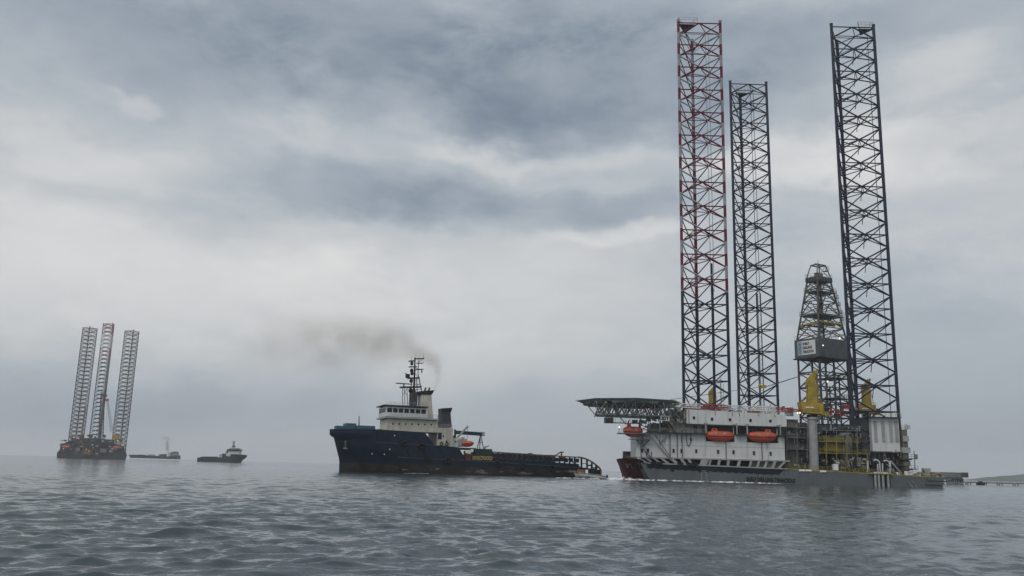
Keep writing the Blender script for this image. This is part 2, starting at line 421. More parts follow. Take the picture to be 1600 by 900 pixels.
# far hill behind the jetty
def hill():
    mb = MB(); pts = [(1553, 751.6), (1562, 747), (1570, 745), (1577, 744.6), (1585, 743.6), (1594, 742.8), (1604, 742), (1630, 739.5), (1665, 738), (1700, 740), (1760, 746), (1800, 753)]
    dep = 3300; rows = []
    for k, (dy, sc) in enumerate(((-260, 0), (-120, .7), (0, 1), (200, .9), (500, 0))):
        rows.append([])
        for i, (x, y) in enumerate(pts):
            p = U(x, y, dep); rows[-1].append(Vector((p.x+dy*.2, dep+dy, max(-1, p.z*sc*(1+.06*math.sin(i*2.3+k))-1))))
    n = len(pts); v = [p for r in rows for p in r]
    f = [(r*n+i, r*n+i+1, (r+1)*n+i+1, (r+1)*n+i) for r in range(4) for i in range(n-1)]
    mb.add(v, f, True)
    mb.build('hill', paint('hill_forest', (.03, .05, .035), .9, var=.3, streak=0, rust=0, scale=.01), kind='structure')
hill()

# ---------------------------------------------------------------- the big jack-up rig
RIG = thing('jackup_rig', (80, 275, 0), 'large grey jack-up drilling rig with three tall lattice legs and a helideck', 'oil rig')
def P250(px, py, dy=0):
    p = U(px, py, 250+dy); return p
def hull():
    poly = [(123.3, 250), (46.5, 250), (41, 254), (38.8, 262), (76, 322), (87.5, 316.5)]
    ztop = [3.0, 4.75, 4.9, 4.9, 4.2, 3.3]
    cx, cy = 80, 275
    mb = MB(); n = len(poly)
    lo = [Vector((x if i not in (1, 2, 3) else x+2.5, y, -1.2)) for i, (x, y) in enumerate(poly)]
    lo[1].x = 41.2; lo[2].x = 42.0; hi = [Vector((x, y, z)) for (x, y), z in zip(poly, ztop)]
    hi[1].x = 37.7; hi[2].x = 38.3; hi[2].y = 253.5; lo[2].y = 253.5
    f = [tuple(range(n)), tuple(range(2*n-1, n-1, -1))]+[(i, n+i, n+(i+1) % n, (i+1) % n) for i in range(n)]
    mb.add(lo+hi, f)
    h = mb.build('hull', M['hullgrey'], RIG)
    # scalloped dark strip along the top of the hull side
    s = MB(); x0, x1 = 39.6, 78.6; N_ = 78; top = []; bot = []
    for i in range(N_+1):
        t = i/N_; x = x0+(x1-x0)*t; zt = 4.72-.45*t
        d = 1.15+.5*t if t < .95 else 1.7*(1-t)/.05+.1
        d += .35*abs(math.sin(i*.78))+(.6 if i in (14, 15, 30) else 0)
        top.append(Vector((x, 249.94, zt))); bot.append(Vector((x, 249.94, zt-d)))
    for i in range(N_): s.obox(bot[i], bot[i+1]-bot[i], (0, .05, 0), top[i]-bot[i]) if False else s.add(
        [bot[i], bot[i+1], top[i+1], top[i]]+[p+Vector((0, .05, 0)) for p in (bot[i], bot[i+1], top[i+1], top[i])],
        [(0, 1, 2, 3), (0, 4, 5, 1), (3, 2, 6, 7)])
    s.build('dark_band', M['darknavy'], h)
    t = MB(); a = P250(1166, 753.6); a.y = 249.97
    b = P250(1243, 756.5)
    text_mb('SHELF DRILLING TENACIOUS', t, a+Vector((0, 0, .25)), (1, 0, -.012), (0, 0, 1), 1.3, b.x-a.x, .03, bold=.05)
    t.build('name_lettering', M['ink'], h)
    # rubbing bars, ladder rails and the stern sponson
    l = MB()
    for px in (1095, 1103): l.bar(P250(px, 738, -.1), P250(px+2.5, 753.5, -.1), .09)
    for z in np.arange(.4, 3.4, .45): l.bar((P250(1096, 745).x, 249.9, z), (P250(1104, 745).x, 249.9, z), .05)
    l.build('boarding_ladder', M['lgrey'], h)
    l = MB()
    for px in (1418, 1425): l.bar(P250(px, 751.5, -.15), P250(px+8, 762, -.15), .12)
    l.build('boarding_ladder', M['lgrey'], h)
    st = MB(); x0 = P250(1446, 750).x
    st.bx(x0, 123.6, 249.6, 252, .9, 1.5); st.bx(x0+.4, 123.5, 249.7, 252, 2.0, 2.95)
    st.build('stern_sponson', M['hullgrey'], h)
    rc = MB(); xa, xb = P250(1364, 750).x, P250(1391, 750).x
    rc.bx(xa, xb, 249.9, 250.1, -.3, 3.25); rc.build('pipe_recess_shade', M['black'], h)  # black plate on the hull side: a recess's shade put in as colour
    for px in (1367, 1372.5, 1379, 1387):
        q = MB(); x = P250(px, 750).x; q.bar((x, 249.7, -.5), (x, 249.7, 3.5), .34, 10); q.build('discharge_pipe', M['lgrey'], h)
    return h
HULL = hull()

def jack_leg(chords, z0, z1, bay, rc, rb, mat, parent, label=None, rear_thin=.8, top_half=True, internal=True):
    """bracing mesh is the part, its three chords are sub-parts"""
    mb = MB(); n = 3
    def at(i, z): return Vector((chords[i][0], chords[i][1], z))
    k = 0
    while True:
        zc = z1-.35-k*bay                      # level of the horizontals and X crossings
        if zc < z0: break
        mids = []
        for i in range(3):
            a, b = i, (i+1) % 3
            r_ = rb*(1 if i == 0 else rear_thin)
            mb.bar(at(a, zc), at(b, zc), r_*.8, 6); mids.append((at(a, zc)+at(b, zc))/2)
            zn0, zn1 = zc+bay/2, zc-bay/2
            if k > 0:
                mb.bar(at(a, zn0), at(b, zn1), r_, 6); mb.bar(at(b, zn0), at(a, zn1), r_, 6)
            else:
                m = (at(a, zc)+at(b, zc))/2
                mb.bar(m, at(a, zn1), r_, 6); mb.bar(m, at(b, zn1), r_, 6); mb.bar(at(a, zn1), at(b, zn1), r_*.5, 6)
        if internal:
            for i in range(3): mb.bar(mids[i], mids[(i+1) % 3], rb*.55, 6)
        k += 1
    leg = mb.build('leg', mat, parent, label)
    for i in range(3):
        c = MB(); c.bar(at(i, z0), at(i, z1+.35), rc, 10); c.bar(at(i, z1+.35), at(i, z1+.75), rc*1.15, 10)
        o = at(i, 0); cen = Vector((sum(p[0] for p in chords)/3, sum(p[1] for p in chords)/3, 0)); d = (o-cen).normalized(); sd = Vector((-d.y, d.x, 0))
        for sg in (-1, 1): c.obox(at(i, z0)+sd*sg*rc*.98-d*.08-sd*.05, sd*.1, d*.16, (0, 0, z1-z0))      # rack plates
        c.build('chord', mat, leg)
    return leg
CH = {'A': [(51.35, 255), (64.85, 255), (58.4, 267.6)], 'C': [(100.7, 255), (114.3, 255), (107.0, 266.8)], 'B': [(79.1, 298.6), (92.5, 298.6), (85.7, 309.6)]}
ZT = 144.66
LEG_A = jack_leg(CH['A'], 2, ZT, 7.68, .45, .24, M['banded'], RIG, 'red and white banded lattice leg above the helideck end')
LEG_C = jack_leg(CH['C'], 2, ZT, 7.68, .47, .24, M['leg'], RIG)
LEG_B = jack_leg(CH['B'], 2, ZT, 7.68, .47, .24, M['leg'], RIG)
def top_platform(leg, chords, i, mat, size=6.2):
    a = Vector((*chords[i], ZT-.9)); b = Vector((*chords[(i+1) % 3], ZT-.9)); c = Vector((*chords[(i+2) % 3], ZT-.9))
    p = a+(b-a).normalized()*size; q = a+(c-a).normalized()*size
    mb = MB(); mb.prism([a, p, q], (0, 0, .12))
    for k in range(1, 6):
        mb.bar(a.lerp(p, k/6), a.lerp(q, k/6), .12, 4)
    t = mb.build('top_platform', M['dgrey'], leg)
    r_ = MB(); r_.rail([a+Vector((0, 0, 1)), p+Vector((0, 0, 1)), q+Vector((0, 0, 1)), a+Vector((0, 0, 1))], 1.5, 1.2, .05)
    r_.build('railing', M['lgrey'], leg)
top_platform(LEG_A, CH['A'], 0, M['dgrey']); top_platform(LEG_B, CH['B'], 2, M['dgrey'], 5.2); top_platform(LEG_C, CH['C'], 1, M['dgrey'], 5.0)
def risers():
    # slim pipes run up inside each leg; lower part clamps a thicker tower
    m = MB(); x, y = 61.2, 260
    for d in (0, .95): m.bar((x+d, y, 57), (x+d, y, 143), .09, 6)
    m.build('riser_pipe', M['lgrey'], LEG_A)
    m = MB(); m.bar((61.6, 260, 10), (61.6, 260, 58), .42, 10); m.bar((61.6, 260, 58), (61.6, 260, 66), .3, 8); m.build('riser_tower', M['leg'], LEG_A)
    m = MB(); x, y = 87.8, 303
    for d in (0, 1.0): m.bar((x+d, y, 60), (x+d, y, 146), .1, 6)
    m.build('riser_pipe', M['leg'], LEG_B)
    m = MB()
    for dx, dy in ((0, 0), (1.5, 0), (.75, 1.2)): m.bar((x+dx-.3, y+dy, 14), (x+dx-.3, y+dy, 66), .17, 6)
    for z in np.arange(14, 66, 1.6): m.bar((x-.3, y, z), (x+1.2, y, z+.8), .06, 4); m.bar((x+1.2, y, z+.8), (x-.3, y, z+1.6), .06, 4)
    m.build('riser_tower', M['dgrey'], LEG_B)
    m = MB(); m.bar((112.6, 256.2, 12), (112.6, 256.2, 143), .1, 6); m.build('riser_pipe', M['leg'], LEG_C)
    m = MB()
    for k in range(1, 17): z = ZT-.35-k*7.68; m.bar((107.5, 255, z), (108.6, 259, z-3.4), .12, 4)
    m.build('span_bracing', M['leg'], LEG_C, kind='stuff')
risers()

# ---- accommodation and porch along the near side
def wall_poly(mb, pts, dep, thick):
    """outline on the vertical plane y = dep, with real thickness behind it"""
    mb.prism([U(x, y, dep) for x, y in pts], (0, thick, 0)); return mb
def house():
    x0 = P250(994.5, 700).x; x1 = P250(1226, 700).x
    mb = MB(); mb.bx(x0, x1, 250.0, 262, 6.55, 11.3); xb0, xb1 = P250(1103, 690).x, P250(1217, 690).x; mb.bx(x0, xb0, 250.0, 262, 11.3, 13.25); mb.bx(xb1, x1, 250.0, 262, 11.3, 13.25); mb.bx(xb0, xb1, 251.9, 262, 11.3, 13.25); xm0, xm1 = P250(1148, 690).x, P250(1167, 690).x; mb.bx(xm0, xm1, 250.0, 251.9, 11.3, 13.25)
    low = mb.build('lower_house', M['white'], RIG)
    w = MB()
    for px, py in ((1003, 704), (1012.5, 704), (1052.5, 704.5), (1064.8, 704.7), (1087.8, 705), (1122, 706), (1146, 706.5), (1178, 708), (1204, 709)):
        p = P250(px, py); q = MB(); q.bx(p.x-.27, p.x+.27, 249.93, 250.05, p.z-.5, p.z+.5); fr = q.build('window', M['glass'], low)
        r_ = MB()
        for a in ((-.36, -.27, -.6, .6), (.27, .36, -.6, .6), (-.27, .27, .5, .6), (-.27, .27, -.6, -.5)): r_.bx(p.x+a[0], p.x+a[1], 249.9, 250.02, p.z+a[2], p.z+a[3])
        r_.build('window_frame', M['lgrey'], low)
    for px, ya, yb in ((1046.8, 679, 720), (1058, 680, 716), (1065.5, 672, 718), (1018, 706, 716), (1134, 684, 724), (1190, 686, 727)):
        q = MB(); a, b = P250(px, ya, -.15), P250(px, yb, -.15); q.bar((a.x, 249.85, a.z), (a.x, 249.85, b.z), .1); q.build('downpipe', M['dgrey'], low)
    d = MB()
    for k in range(7): d.bx(x0+1.5+k*6, x0+1.58+k*6, 249.94, 250.02, 6.6, 13.2)
    d.bx(x0, x1, 249.95, 250.02, 9.9, 9.98); d.build('plate_seam', M['lgrey'], low, kind='stuff')
    # recessed boat deck
    mb = MB(); xa = P250(1046, 670).x; mb.bx(xa, x1-.5, 253.2, 262, 13.3, 17); mb.build('recessed_wall', M['cream'], RIG)
    mb = MB(); xs = [P250(q_, 676).x for q_ in (1010, 1103, 1148, 1167, 1215)]
    mb.bx(xs[0], xs[1], 248.4, 253.2, 13.27, 13.5); mb.bx(xs[2], xs[3], 248.4, 253.2, 13.27, 13.5); mb.bx(xs[4], x1+.6, 248.4, 253.2, 13.27, 13.5); mb.bx(xs[1], xs[2], 251.8, 253.2, 13.27, 13.5); mb.bx(xs[3], xs[4], 251.8, 253.2, 13.27, 13.5)
    bd = mb.build('boat_deck', M['dgrey'], RIG)
    r_ = MB(); r_.rail([(P250(1010, 676).x, 248.5, 13.5), (P250(1102.5, 676).x, 248.5, 13.5)], 1.1, 1.8, .045, 2)
    r_.build('railing', M['lgrey'], bd)
    for px in (1101, 1149.5, 1165.5, 1217):
        q = MB(); x = P250(px, 670).x; q.bx(x-.15, x+.15, 248.6, 248.9, 13.5, 16.6); q.bar((x, 248.75, 16.4), (x, 253.2, 16.4), .15); q.build('deck_post', M['lgrey'], bd)
    for px in (1056, 1090, 1110, 1140, 1160, 1200):
        q = MB(); x = P250(px, 670).x; q.bx(x-.5, x+.5, 253.1, 253.25, 13.6, 15.7); q.build('door', M['grey'], bd)
    # upper house: white fascia
    xa, xb = P250(1072.5, 650).x, P250(1228, 650).x
    mb = MB(); za, zb = 20.25, 19.35
    mb.add([(xa, 249.6, 16.2), (xb, 249.6, 15.9), (xb, 262, 15.9), (xa, 262, 16.2), (xa, 249.6, za), (xb, 249.6, zb), (xb, 262, zb), (xa, 262, za)],
           [(3, 2, 1, 0), (4, 5, 6, 7), (0, 1, 5, 4), (1, 2, 6, 5), (2, 3, 7, 6), (3, 0, 4, 7)])
    up = mb.build('upper_house', M['white'], RIG)
    for px, py in ((1083.8, 653), (1112, 655), (1140, 656), (1172, 657), (1203, 658)):
        p = P250(px, py); q = MB(); q.bx(p.x-.33, p.x+.33, 249.5, 249.65, p.z-.42, p.z+.42); q.build('window', M['glass'], up)
    d = MB()
    for k, px in enumerate((1076, 1117, 1144.5, 1154.7, 1185, 1210)): d.bx(P250(px, 650).x-.06, P250(px, 650).x+.06, 249.5, 249.64, 16.3 if k == 0 else 18.7, za-.1-.006*(px-1076))
    d.build('drain_slot', M['dgrey'], up, kind='stuff')
    e = MB(); e.bx(xa-.3, xb+.3, 249.2, 249.62, 15.75, 16.0); e.build('eave_beam', M['dgrey'], up)
    # porch: slotted plate carrying the house along the hull top
    pts = [(994.5, 716), (1226, 725), (1232, 727), (1226, 737.5), (1190, 736.5), (1030, 732.5), (1018, 729)]
    zt = 6.5; g_ = MB()
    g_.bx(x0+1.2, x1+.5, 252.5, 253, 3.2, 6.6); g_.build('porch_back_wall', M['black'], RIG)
    g_ = MB(); g_.bx(x0, x1+1.2, 249.7, 252.5, 6.2, 6.56); top = g_.build('porch_beam', M['lgrey'], RIG)
    g_ = MB(); g_.add([(x0+1.6, 249.72, 5.0), (x1+.8, 249.72, 4.3), (x1+.8, 252.5, 4.3), (x0+1.6, 252.5, 5.0), (x0+3.6, 249.72, 4.6), (x1+.5, 249.72, 4.02), (x1+.5, 252.5, 4.02), (x0+3.6, 252.5, 4.6)],
                      [(0, 1, 2, 3), (7, 6, 5, 4), (1, 0, 4, 5), (2, 1, 5, 6), (3, 2, 6, 7), (0, 3, 7, 4)]); g_.build('porch_sill', M['lgrey'], RIG)
    posts = [(996, 1000, 14), (1007, 1011, 12), (1019, 1023, 12), (1031, 1036, 12), (1045, 1052, 11), (1062, 1067, 6), (1073, 1077.5, 6), (1096, 1105, -4), (1106, 1108, -5), (1109, 1112, -3), (1122, 1126, -2), (1136.5, 1140.5, -2), (1153.5, 1158, -3),
             (1172, 1175.5, -3), (1184, 1187.5, -3), (1196, 1200, -4), (1208.5, 1213, -4), (1224, 1228, -10)]
    for a, b, lean in posts:
        xa_, xb_ = P250(a, 722).x, P250(b, 722).x; lx = lean*.185; zl = 4.7-.012*(xa_-40)
        g_ = MB(); g_.prism([(xa_+lx, 249.75, zl), (xb_+lx, 249.75, zl), (xb_, 249.75, 6.22), (xa_, 249.75, 6.22)], (0, .35, 0)); g_.build('porch_post', M['lgrey'], RIG)
    for a, b in ((1174, 1184), (1186, 1196), (1199, 1208), (1212, 1222)):
        g_ = MB(); xa_, xb_ = P250(a, 722).x, P250(b, 722).x; g_.bx(xa_-.5, xb_, 250.6, 250.7, 4.3, 6.2); g_.build('porch_panel', M['olive'], RIG)
    for px in (1062, 1076, 1084.5, 1020, 1030):
        g_ = MB(); x = P250(px, 733).x; g_.bx(x-.7, x+.9, 249.2, 249.7, 4.6, 5.2); g_.bx(x+.5, x+.9, 249.2, 249.7, 3.9, 4.6); g_.build('fairlead', M['darknavy'], RIG)
house()

def helideck():
    cx, cy, z, r0 = U(983, 631, 255).x, 255.0, 22.1, 14.2
    o = [Vector((cx+r0*math.cos(a), cy+r0*math.sin(a), 0)) for a in [R(22.5+45*k+22.5) for k in range(8)]]
    mb = MB(); mb.prism([p+Vector((0, 0, z-.45)) for p in o], (0, 0, .45)); h = mb.build('helideck', M['deckgrey'], RIG)
    n = MB(); o2 = [Vector((cx+(r0+1.6)*math.cos(a), cy+(r0+1.6)*math.sin(a), 0)) for a in [R(22.5+45*k+22.5) for k in range(8)]]
    for i in range(8):
        a, b, c, d = o[i], o[(i+1) % 8], o2[(i+1) % 8], o2[i]
        up = Vector((0, 0, z-.35)); vo = Vector((0, 0, z+.12)); n.add([a+up, b+up, c+vo, d+vo, a+up+Vector((0, 0, .08)), b+up+Vector((0, 0, .08)), c+vo+Vector((0, 0, .08)), d+vo+Vector((0, 0, .08))], [(3, 2, 1, 0), (4, 5, 6, 7), (3, 7, 6, 2)])
    n.build('safety_net', M['lgrey'], h)
    # girders under the plate
    gb = MB()
    for k in range(-3, 4):
        y = cy+k*4.0; half = min(r0*.98, math.sqrt(max(0, r0**2*.92-(y-cy)**2))); gb.bx(cx-half, cx+half, y-.12, y+.12, z-.95, z-.45)
    for k in range(-3, 4):
        x = cx+k*4.0; half = math.sqrt(max(0, r0**2*.92-(x-cx)**2)); gb.bx(x-.12, x+.12, cy-half, cy+half, z-.85, z-.46)
    gb.build('deck_girders', M['lgrey'], h, kind='stuff')
    # space truss below, tapering outwards
    zl = U(985, 651, 250).z
    for fy, name in ((cy-6.5, 0), (cy, 1), (cy+6.5, 2)):
        t = MB(); xl, xr = cx-11.0+abs(fy-cy)*.15, cx+11
        zlow = lambda x: zl+.6-.35*(x-xl)/(xr-xl)
        t.bar((xl+1.0, fy, zlow(xl)), (xr, fy, zlow(xr)), .2); t.bar((xl-1.4, fy, z-.95), (xr, fy, z-.95), .16)
        m = 9
        for k in range(m):
            a = xl+1+(xr-xl-1)*k/m; b = xl+1+(xr-xl-1)*(k+1)/m; mid = (a+b)/2
            t.bar((a, fy, zlow(a)), (mid, fy, z-.95), .15); t.bar((mid, fy, z-.95), (b, fy, zlow(b)), .15)
            if k % 3 == 1: t.bar((a, fy, zlow(a)), (a, fy, z-.95), .1)
        t.bar((xl+1, fy, zlow(xl)), (xl-1.4, fy, z-.95), .14)
        t.build('support_truss', M['truss'], h)
    t = MB()
    for k in range(9):
        x = cx-9.5+k*2.7; t.bar((x, cy-6.5, zl+.5), (x, cy+6.5, zl+.4), .13); t.bar((x, cy-6.5, zl+.5), (x+1.3, cy-11.8, z-.9), .16); t.bar((x, cy-6.5, zl+.5), (x-1.3, cy-11.8, z-.9), .16); t.bar((x, cy+6.5, zl+.5), (x+1.3, cy, z-1.2), .1); t.bar((x, cy-6.5, zl+.5), (x+1.3, cy, z-1.2), .1)
    t.build('cross_truss', M['truss'], h)
    # two walkways and a dark box slung under the truss
    b = MB(); p, q = U(945, 653, 252), U(958, 660, 252); b.bx(p.x, q.x, 251, 254, q.z-.2, p.z+.1); b.build('foam_box', M['dgrey'], h)
    w = MB(); p, q = U(945.5, 660, 251), U(1000, 659.5, 251); w.bx(p.x, q.x, 250, 252, p.z-.15, p.z+.05); w.build('walkway', M['dgrey'], h)
    r_ = MB(); r_.rail([(p.x, 250, p.z), (q.x, 250, p.z)], 1.1, 1.5, .045, 2); r_.build('railing', M['lgrey'], h)
    b = MB(); p, q = U(988, 656, 251), U(996, 661, 251); b.bx(p.x, q.x, 250.5, 252, q.z, p.z); b.build('equipment_box', M['black'], h)
    # struts down to the boat platform and the hull
    for a, c, y0, y1 in (((968, 651), (978, 663), 250, 250), ((1000, 651), (1001, 664), 250, 250.5), ((1016, 652), (1016, 676), 250.5, 250.5), ((1031, 650), (1031, 698), 250.6, 249.8), ((1012, 676), (1046, 716), 249, 249.7), ((1047, 676), (1032, 692), 249, 249.8), ((1021, 634), (1035, 652), 249, 249.5), ((1035, 636), (1020, 652), 249, 249.5), ((1040, 640), (1032, 657), 251, 250)):
        s = MB(); s.bar(U(*a, y0), U(*c, y1), .17); s.build('strut', M['lgrey'], h)
    # gangway down from the helideck
    s = MB(); a, c = U(1045, 659.5, 249), U(1058.5, 678, 249)
    for dz in (0, .0):
        s.obox(a, c-a, (0, .9, 0), (0, 0, -.35))
    s.rail([a, c], 1.0, 1.2, .04); s.rail([a+Vector((0, .9, 0)), c+Vector((0, .9, 0))], 1.0, 1.2, .04)
    s.build('stairway', M['lgrey'], h)
    # sign
    s = MB(); a, c = U(1032, 657.5, 246.9), U(1046, 650, 246.9); s.bx(a.x, c.x, 246.9, 247.05, a.z, c.z); sg = s.build('sign_board', M['signwhite'], h)
    t = MB(); text_mb('SDT', t, Vector((a.x+.3, 246.88, a.z+.2)), (1, 0, 0), (0, 0, 1), (c.z-a.z)*.72, (c.x-a.x)*.8, .02, bold=.045); t.build('sign_lettering', M['ink'], sg)
    # fire monitors and rusty gear on the deck edge
    rnd = random.Random(4)
    q = MB()
    for k in range(16):
        p = U(1003+rnd.random()*18, 628+rnd.random()*7, 243+rnd.random()*2); q.box(p, (.3+rnd.random()*.9, .5, .2+rnd.random()*.5))
        q.bar(p, p+Vector((rnd.uniform(-1, 1), 0, rnd.uniform(-1, .6))), .09)
    q.build('edge_gear', M['brown'], h, kind='stuff')
    return h
HELI = helideck()

def clutter(name, mats, x0, x1, y0, y1, dep, n, seed, kinds='bpv', size=(.4, 1.6), parent=RIG):
    """deck machinery: boxes, pipes, drums"""
    rnd = random.Random(seed); mb = MB()
    for k in range(n):
        mb.mat(rnd.randrange(len(mats))); p = U(rnd.uniform(x0, x1), rnd.uniform(y0, y1), dep+rnd.uniform(0, 3)); t = rnd.choice(kinds); s = rnd.uniform(*size)
        if t == 'b': mb.box(p, (s, rnd.uniform(.5, 1.6), s*rnd.uniform(.5, 1.1)))
        elif t == 'p': q = p+Vector((rnd.choice((-1, 1))*s*rnd.uniform(.8, 2.5), 0, 0)); mb.tube([p, q, q+Vector((0, 0, rnd.uniform(-1.2, 1.2)))], rnd.uniform(.07, .18))
        elif t == 'v': mb.bar(p-Vector((0, 0, s)), p+Vector((0, 0, s*.6)), rnd.uniform(.07, .2))
        elif t == 'd': mb.bar(p-Vector((s/2, 0, 0)), p+Vector((s/2, 0, 0)), s*.4, 10)
        elif t == 'c': mb.bar(p-Vector((0, 0, s/2)), p+Vector((0, 0, s/2)), s*.38, 10)
    return mb.build(name, mats, parent, kind='stuff')
clutter('bow_pipework', [M['cream'], M['lgrey'], M['olive'], M['cream']], 1043, 1071, 636, 662, 249.5, 70, 1, 'bppvv', (.35, 1.1))
clutter('bow_deck_gear', [M['brown'], M['lgrey'], M['green'], M['olive']], 1006, 1048, 669, 676, 249.5, 26, 2, 'bbpv', (.3, 1.0))
clutter('under_deck_pipework', [M['lgrey'], M['olive'], M['grey']], 1000, 1048, 651, 668, 252, 60, 3, 'ppvvb', (.35, 1.0))
def bow_structures():
    mb = MB(); a, c = U(1018, 661, 254), U(1073, 677, 254); mb.bx(a.x, c.x, 254, 262, c.z, a.z); mb.build('bow_deckhouse', M['lgrey'], RIG)
    mb = MB(); a, c = U(1046, 640, 255), U(1073, 662, 255); mb.bx(a.x, c.x, 255, 262, c.z, a.z); mb.build('stair_house', M['olive'], RIG)
    # davit platform for the red lifeboat
    mb = MB(); a, c = U(966.5, 676, 248), U(1012, 676, 248); mb.bx(a.x, c.x, 247.4, 252, a.z-.25, a.z); p = mb.build('davit_platform', M['grey'], RIG)
    r_ = MB(); r_.rail([(a.x, 247.5, a.z), (a.x+1.6, 247.5, a.z)], 1.1, .8, .04, 2); r_.build('railing', M['lgrey'], p)
    q = MB(); z2 = U(990, 686, 249).z; x0, x1 = U(984, 686, 249).x, U(1015, 686, 249).x
    q.bx(x0, x1, 248, 252, z2-.1, z2+.05); q.rail([(x0, 248, z2), (x1, 248, z2)], 1.1, .9, .05, 3); q.build('lower_walkway', M['grey'], p)
    for a_, c_ in (((995, 687), (1018, 718)), ((1015, 687), (1004, 698)), ((1002, 690), (1002, 698)), ((1000, 663), (1005, 690))):
        s = MB(); s.bar(U(*a_, 249), U(*c_, 249.8), .16); s.build('strut', M['grey'], p)
    for x in (982, 999):
        s = MB(); b = U(x, 662, 250.4); s.tube([b+Vector((0, .8, -3)), b+Vector((0, .4, .5)), b+Vector((0, -1.6, .9))], .16); s.build('davit_arm', M['dgrey'], p)
    l = MB(); l.ball(U(967.5, 667.5, 247.6), .22); l.build('floodlight', M['wlamp'], p)
    s = MB(); b = U(967.5, 676, 247.6); s.bar(b, U(967.5, 668.5, 247.6), .05); s.build('light_post', M['lgrey'], p)
    # the long hose looped on the wall
    h_ = MB(); pts = [U(x, y, 249.7) for x, y in ((1065, 692), (1065.5, 676), (1068, 671.5), (1071, 672), (1073, 680), (1073, 690), (1074.5, 696), (1077, 696.5), (1079.5, 690), (1080, 670))]
    h_.tube(pts, .09); h_.build('hose', M['ink'], RIG)
    q = MB(); b = U(1079.8, 687, 249.6); q.ball(b, (.25, .25, .5)); q.build('hose_coupling', M['blue'], RIG)
    for k, (a_, c_) in enumerate((((1001, 698), (1002, 716)), ((1006, 700), (1012, 717)), ((1003, 690), (1019, 718)), ((1024, 680), (1050, 718)))):
        s = MB(); s.bar(U(*a_, 249.6), U(*c_, 249.4), .08); s.build('mooring_line', M['dgrey'], RIG)
bow_structures()

# ---- covered lifeboats: each its own thing
def lifeboat():
    r_ = thing('lifeboat', (0, 0, 0), 'x', 'lifeboat', 'enclosed orange lifeboats on the large rig')
    L_, B_, n, m = 7.2, 2.6, 15, 12; v = []; f = []
    for i in range(n):
        t = -1+2*i/(n-1); s = max(.03, (1-abs(t)**2.6))**.55
        for j in range(m):
            a = 2*math.pi*j/m; y = math.cos(a)*B_/2*s; z = math.sin(a)
            z = z*1.25*s if z < 0 else z*1.35*(.35+.65*s)
            v.append((t*L_/2, y, z+1.4+.18*t*t))
    for i in range(n-1):
        for j in range(m): f.append((i*m+j, i*m+(j+1) % m, (i+1)*m+(j+1) % m, (i+1)*m+j))
    mb = MB(); mb.add(v, f, True); mb.add([v[k] for k in range(m)], [tuple(range(m))]); mb.add([v[(n-1)*m+k] for k in range(m)], [tuple(range(m-1, -1, -1))])
    mb.build('boat_hull', M['orange'], r_)
    mb = MB(); mb.add([(-2.2, -.55, 2.5), (-.6, -.55, 2.6), (-.6, .55, 2.6), (-2.2, .55, 2.5), (-2.0, -.42, 3.35), (-.85, -.42, 3.35), (-.85, .42, 3.35), (-2.0, .42, 3.35)], [(3, 2, 1, 0), (4, 5, 6, 7), (0, 1, 5, 4), (1, 2, 6, 5), (2, 3, 7, 6), (3, 0, 4, 7)])
    cc = mb.build('conning_cabin', M['orange'], r_)
    mb = MB(); mb.bx(-1.8, -1.05, -.52, -.44, 2.95, 3.2); mb.bx(-1.8, -1.05, .44, .52, 2.95, 3.2); mb.build('cabin_window', M['glass'], cc)
    for x in (-1.2, 1.0):
        
        for sy in (-1.25, 1.25): mb = MB(); mb.bx(x-.4, x+.4, sy-.05, sy+.05, 1.75, 2.35); mb.build('hatch', M['lgrey'], r_)
    mb = MB(); mb.tube([(-3.2, -.75, 1.5), (-2, -1.28, 1.42), (0, -1.36, 1.38), (2, -1.28, 1.42), (3.2, -.75, 1.5)], .07); mb.build('fender_rail', M['ink'], r_)
    mb = MB(); mb.tube([(-3.2, .75, 1.5), (-2, 1.28, 1.42), (0, 1.36, 1.38), (2, 1.28, 1.42), (3.2, .75, 1.5)], .07); mb.build('fender_rail', M['ink'], r_)
    for x in (-2.2, 2.2):
        mb = MB(); mb.bar((x, 0, 2.3), (x, 0, 3.6), .06); mb.build('hoist_hook', M['cable'], r_)
    return r_
LB0 = lifeboat(); lbs = [LB0, copy_tree(LB0), copy_tree(LB0)]
for o, (px, py, dep, rz, lab) in zip(lbs, ((989, 684, 248.8, 0, 'red-orange enclosed lifeboat hanging under the helideck at the left end of the rig'),
                                        (1125, 691, 249.8, 0, 'orange enclosed lifeboat in the white house wall, nearer the helideck'),
                                        (1191, 692, 249.8, math.pi, 'orange enclosed lifeboat in the white house wall, nearer the drilling derrick'))):
    o.location = U(px, py, dep); o.rotation_euler.z = rz; o['label'] = lab
    o.scale = (.78, .9, 1.15) if px < 1000 else ((1.12, .95, 1.15) if px < 1150 else (1.15, .95, 1.15))
# recess behind the two housed boats
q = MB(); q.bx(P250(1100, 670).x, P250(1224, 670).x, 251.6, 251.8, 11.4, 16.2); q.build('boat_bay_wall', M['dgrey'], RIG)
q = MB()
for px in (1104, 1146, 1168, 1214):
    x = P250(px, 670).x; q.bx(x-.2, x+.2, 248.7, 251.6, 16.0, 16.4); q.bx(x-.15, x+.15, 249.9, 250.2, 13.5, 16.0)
q.build('boat_davits', M['lgrey'], RIG, kind='stuff')

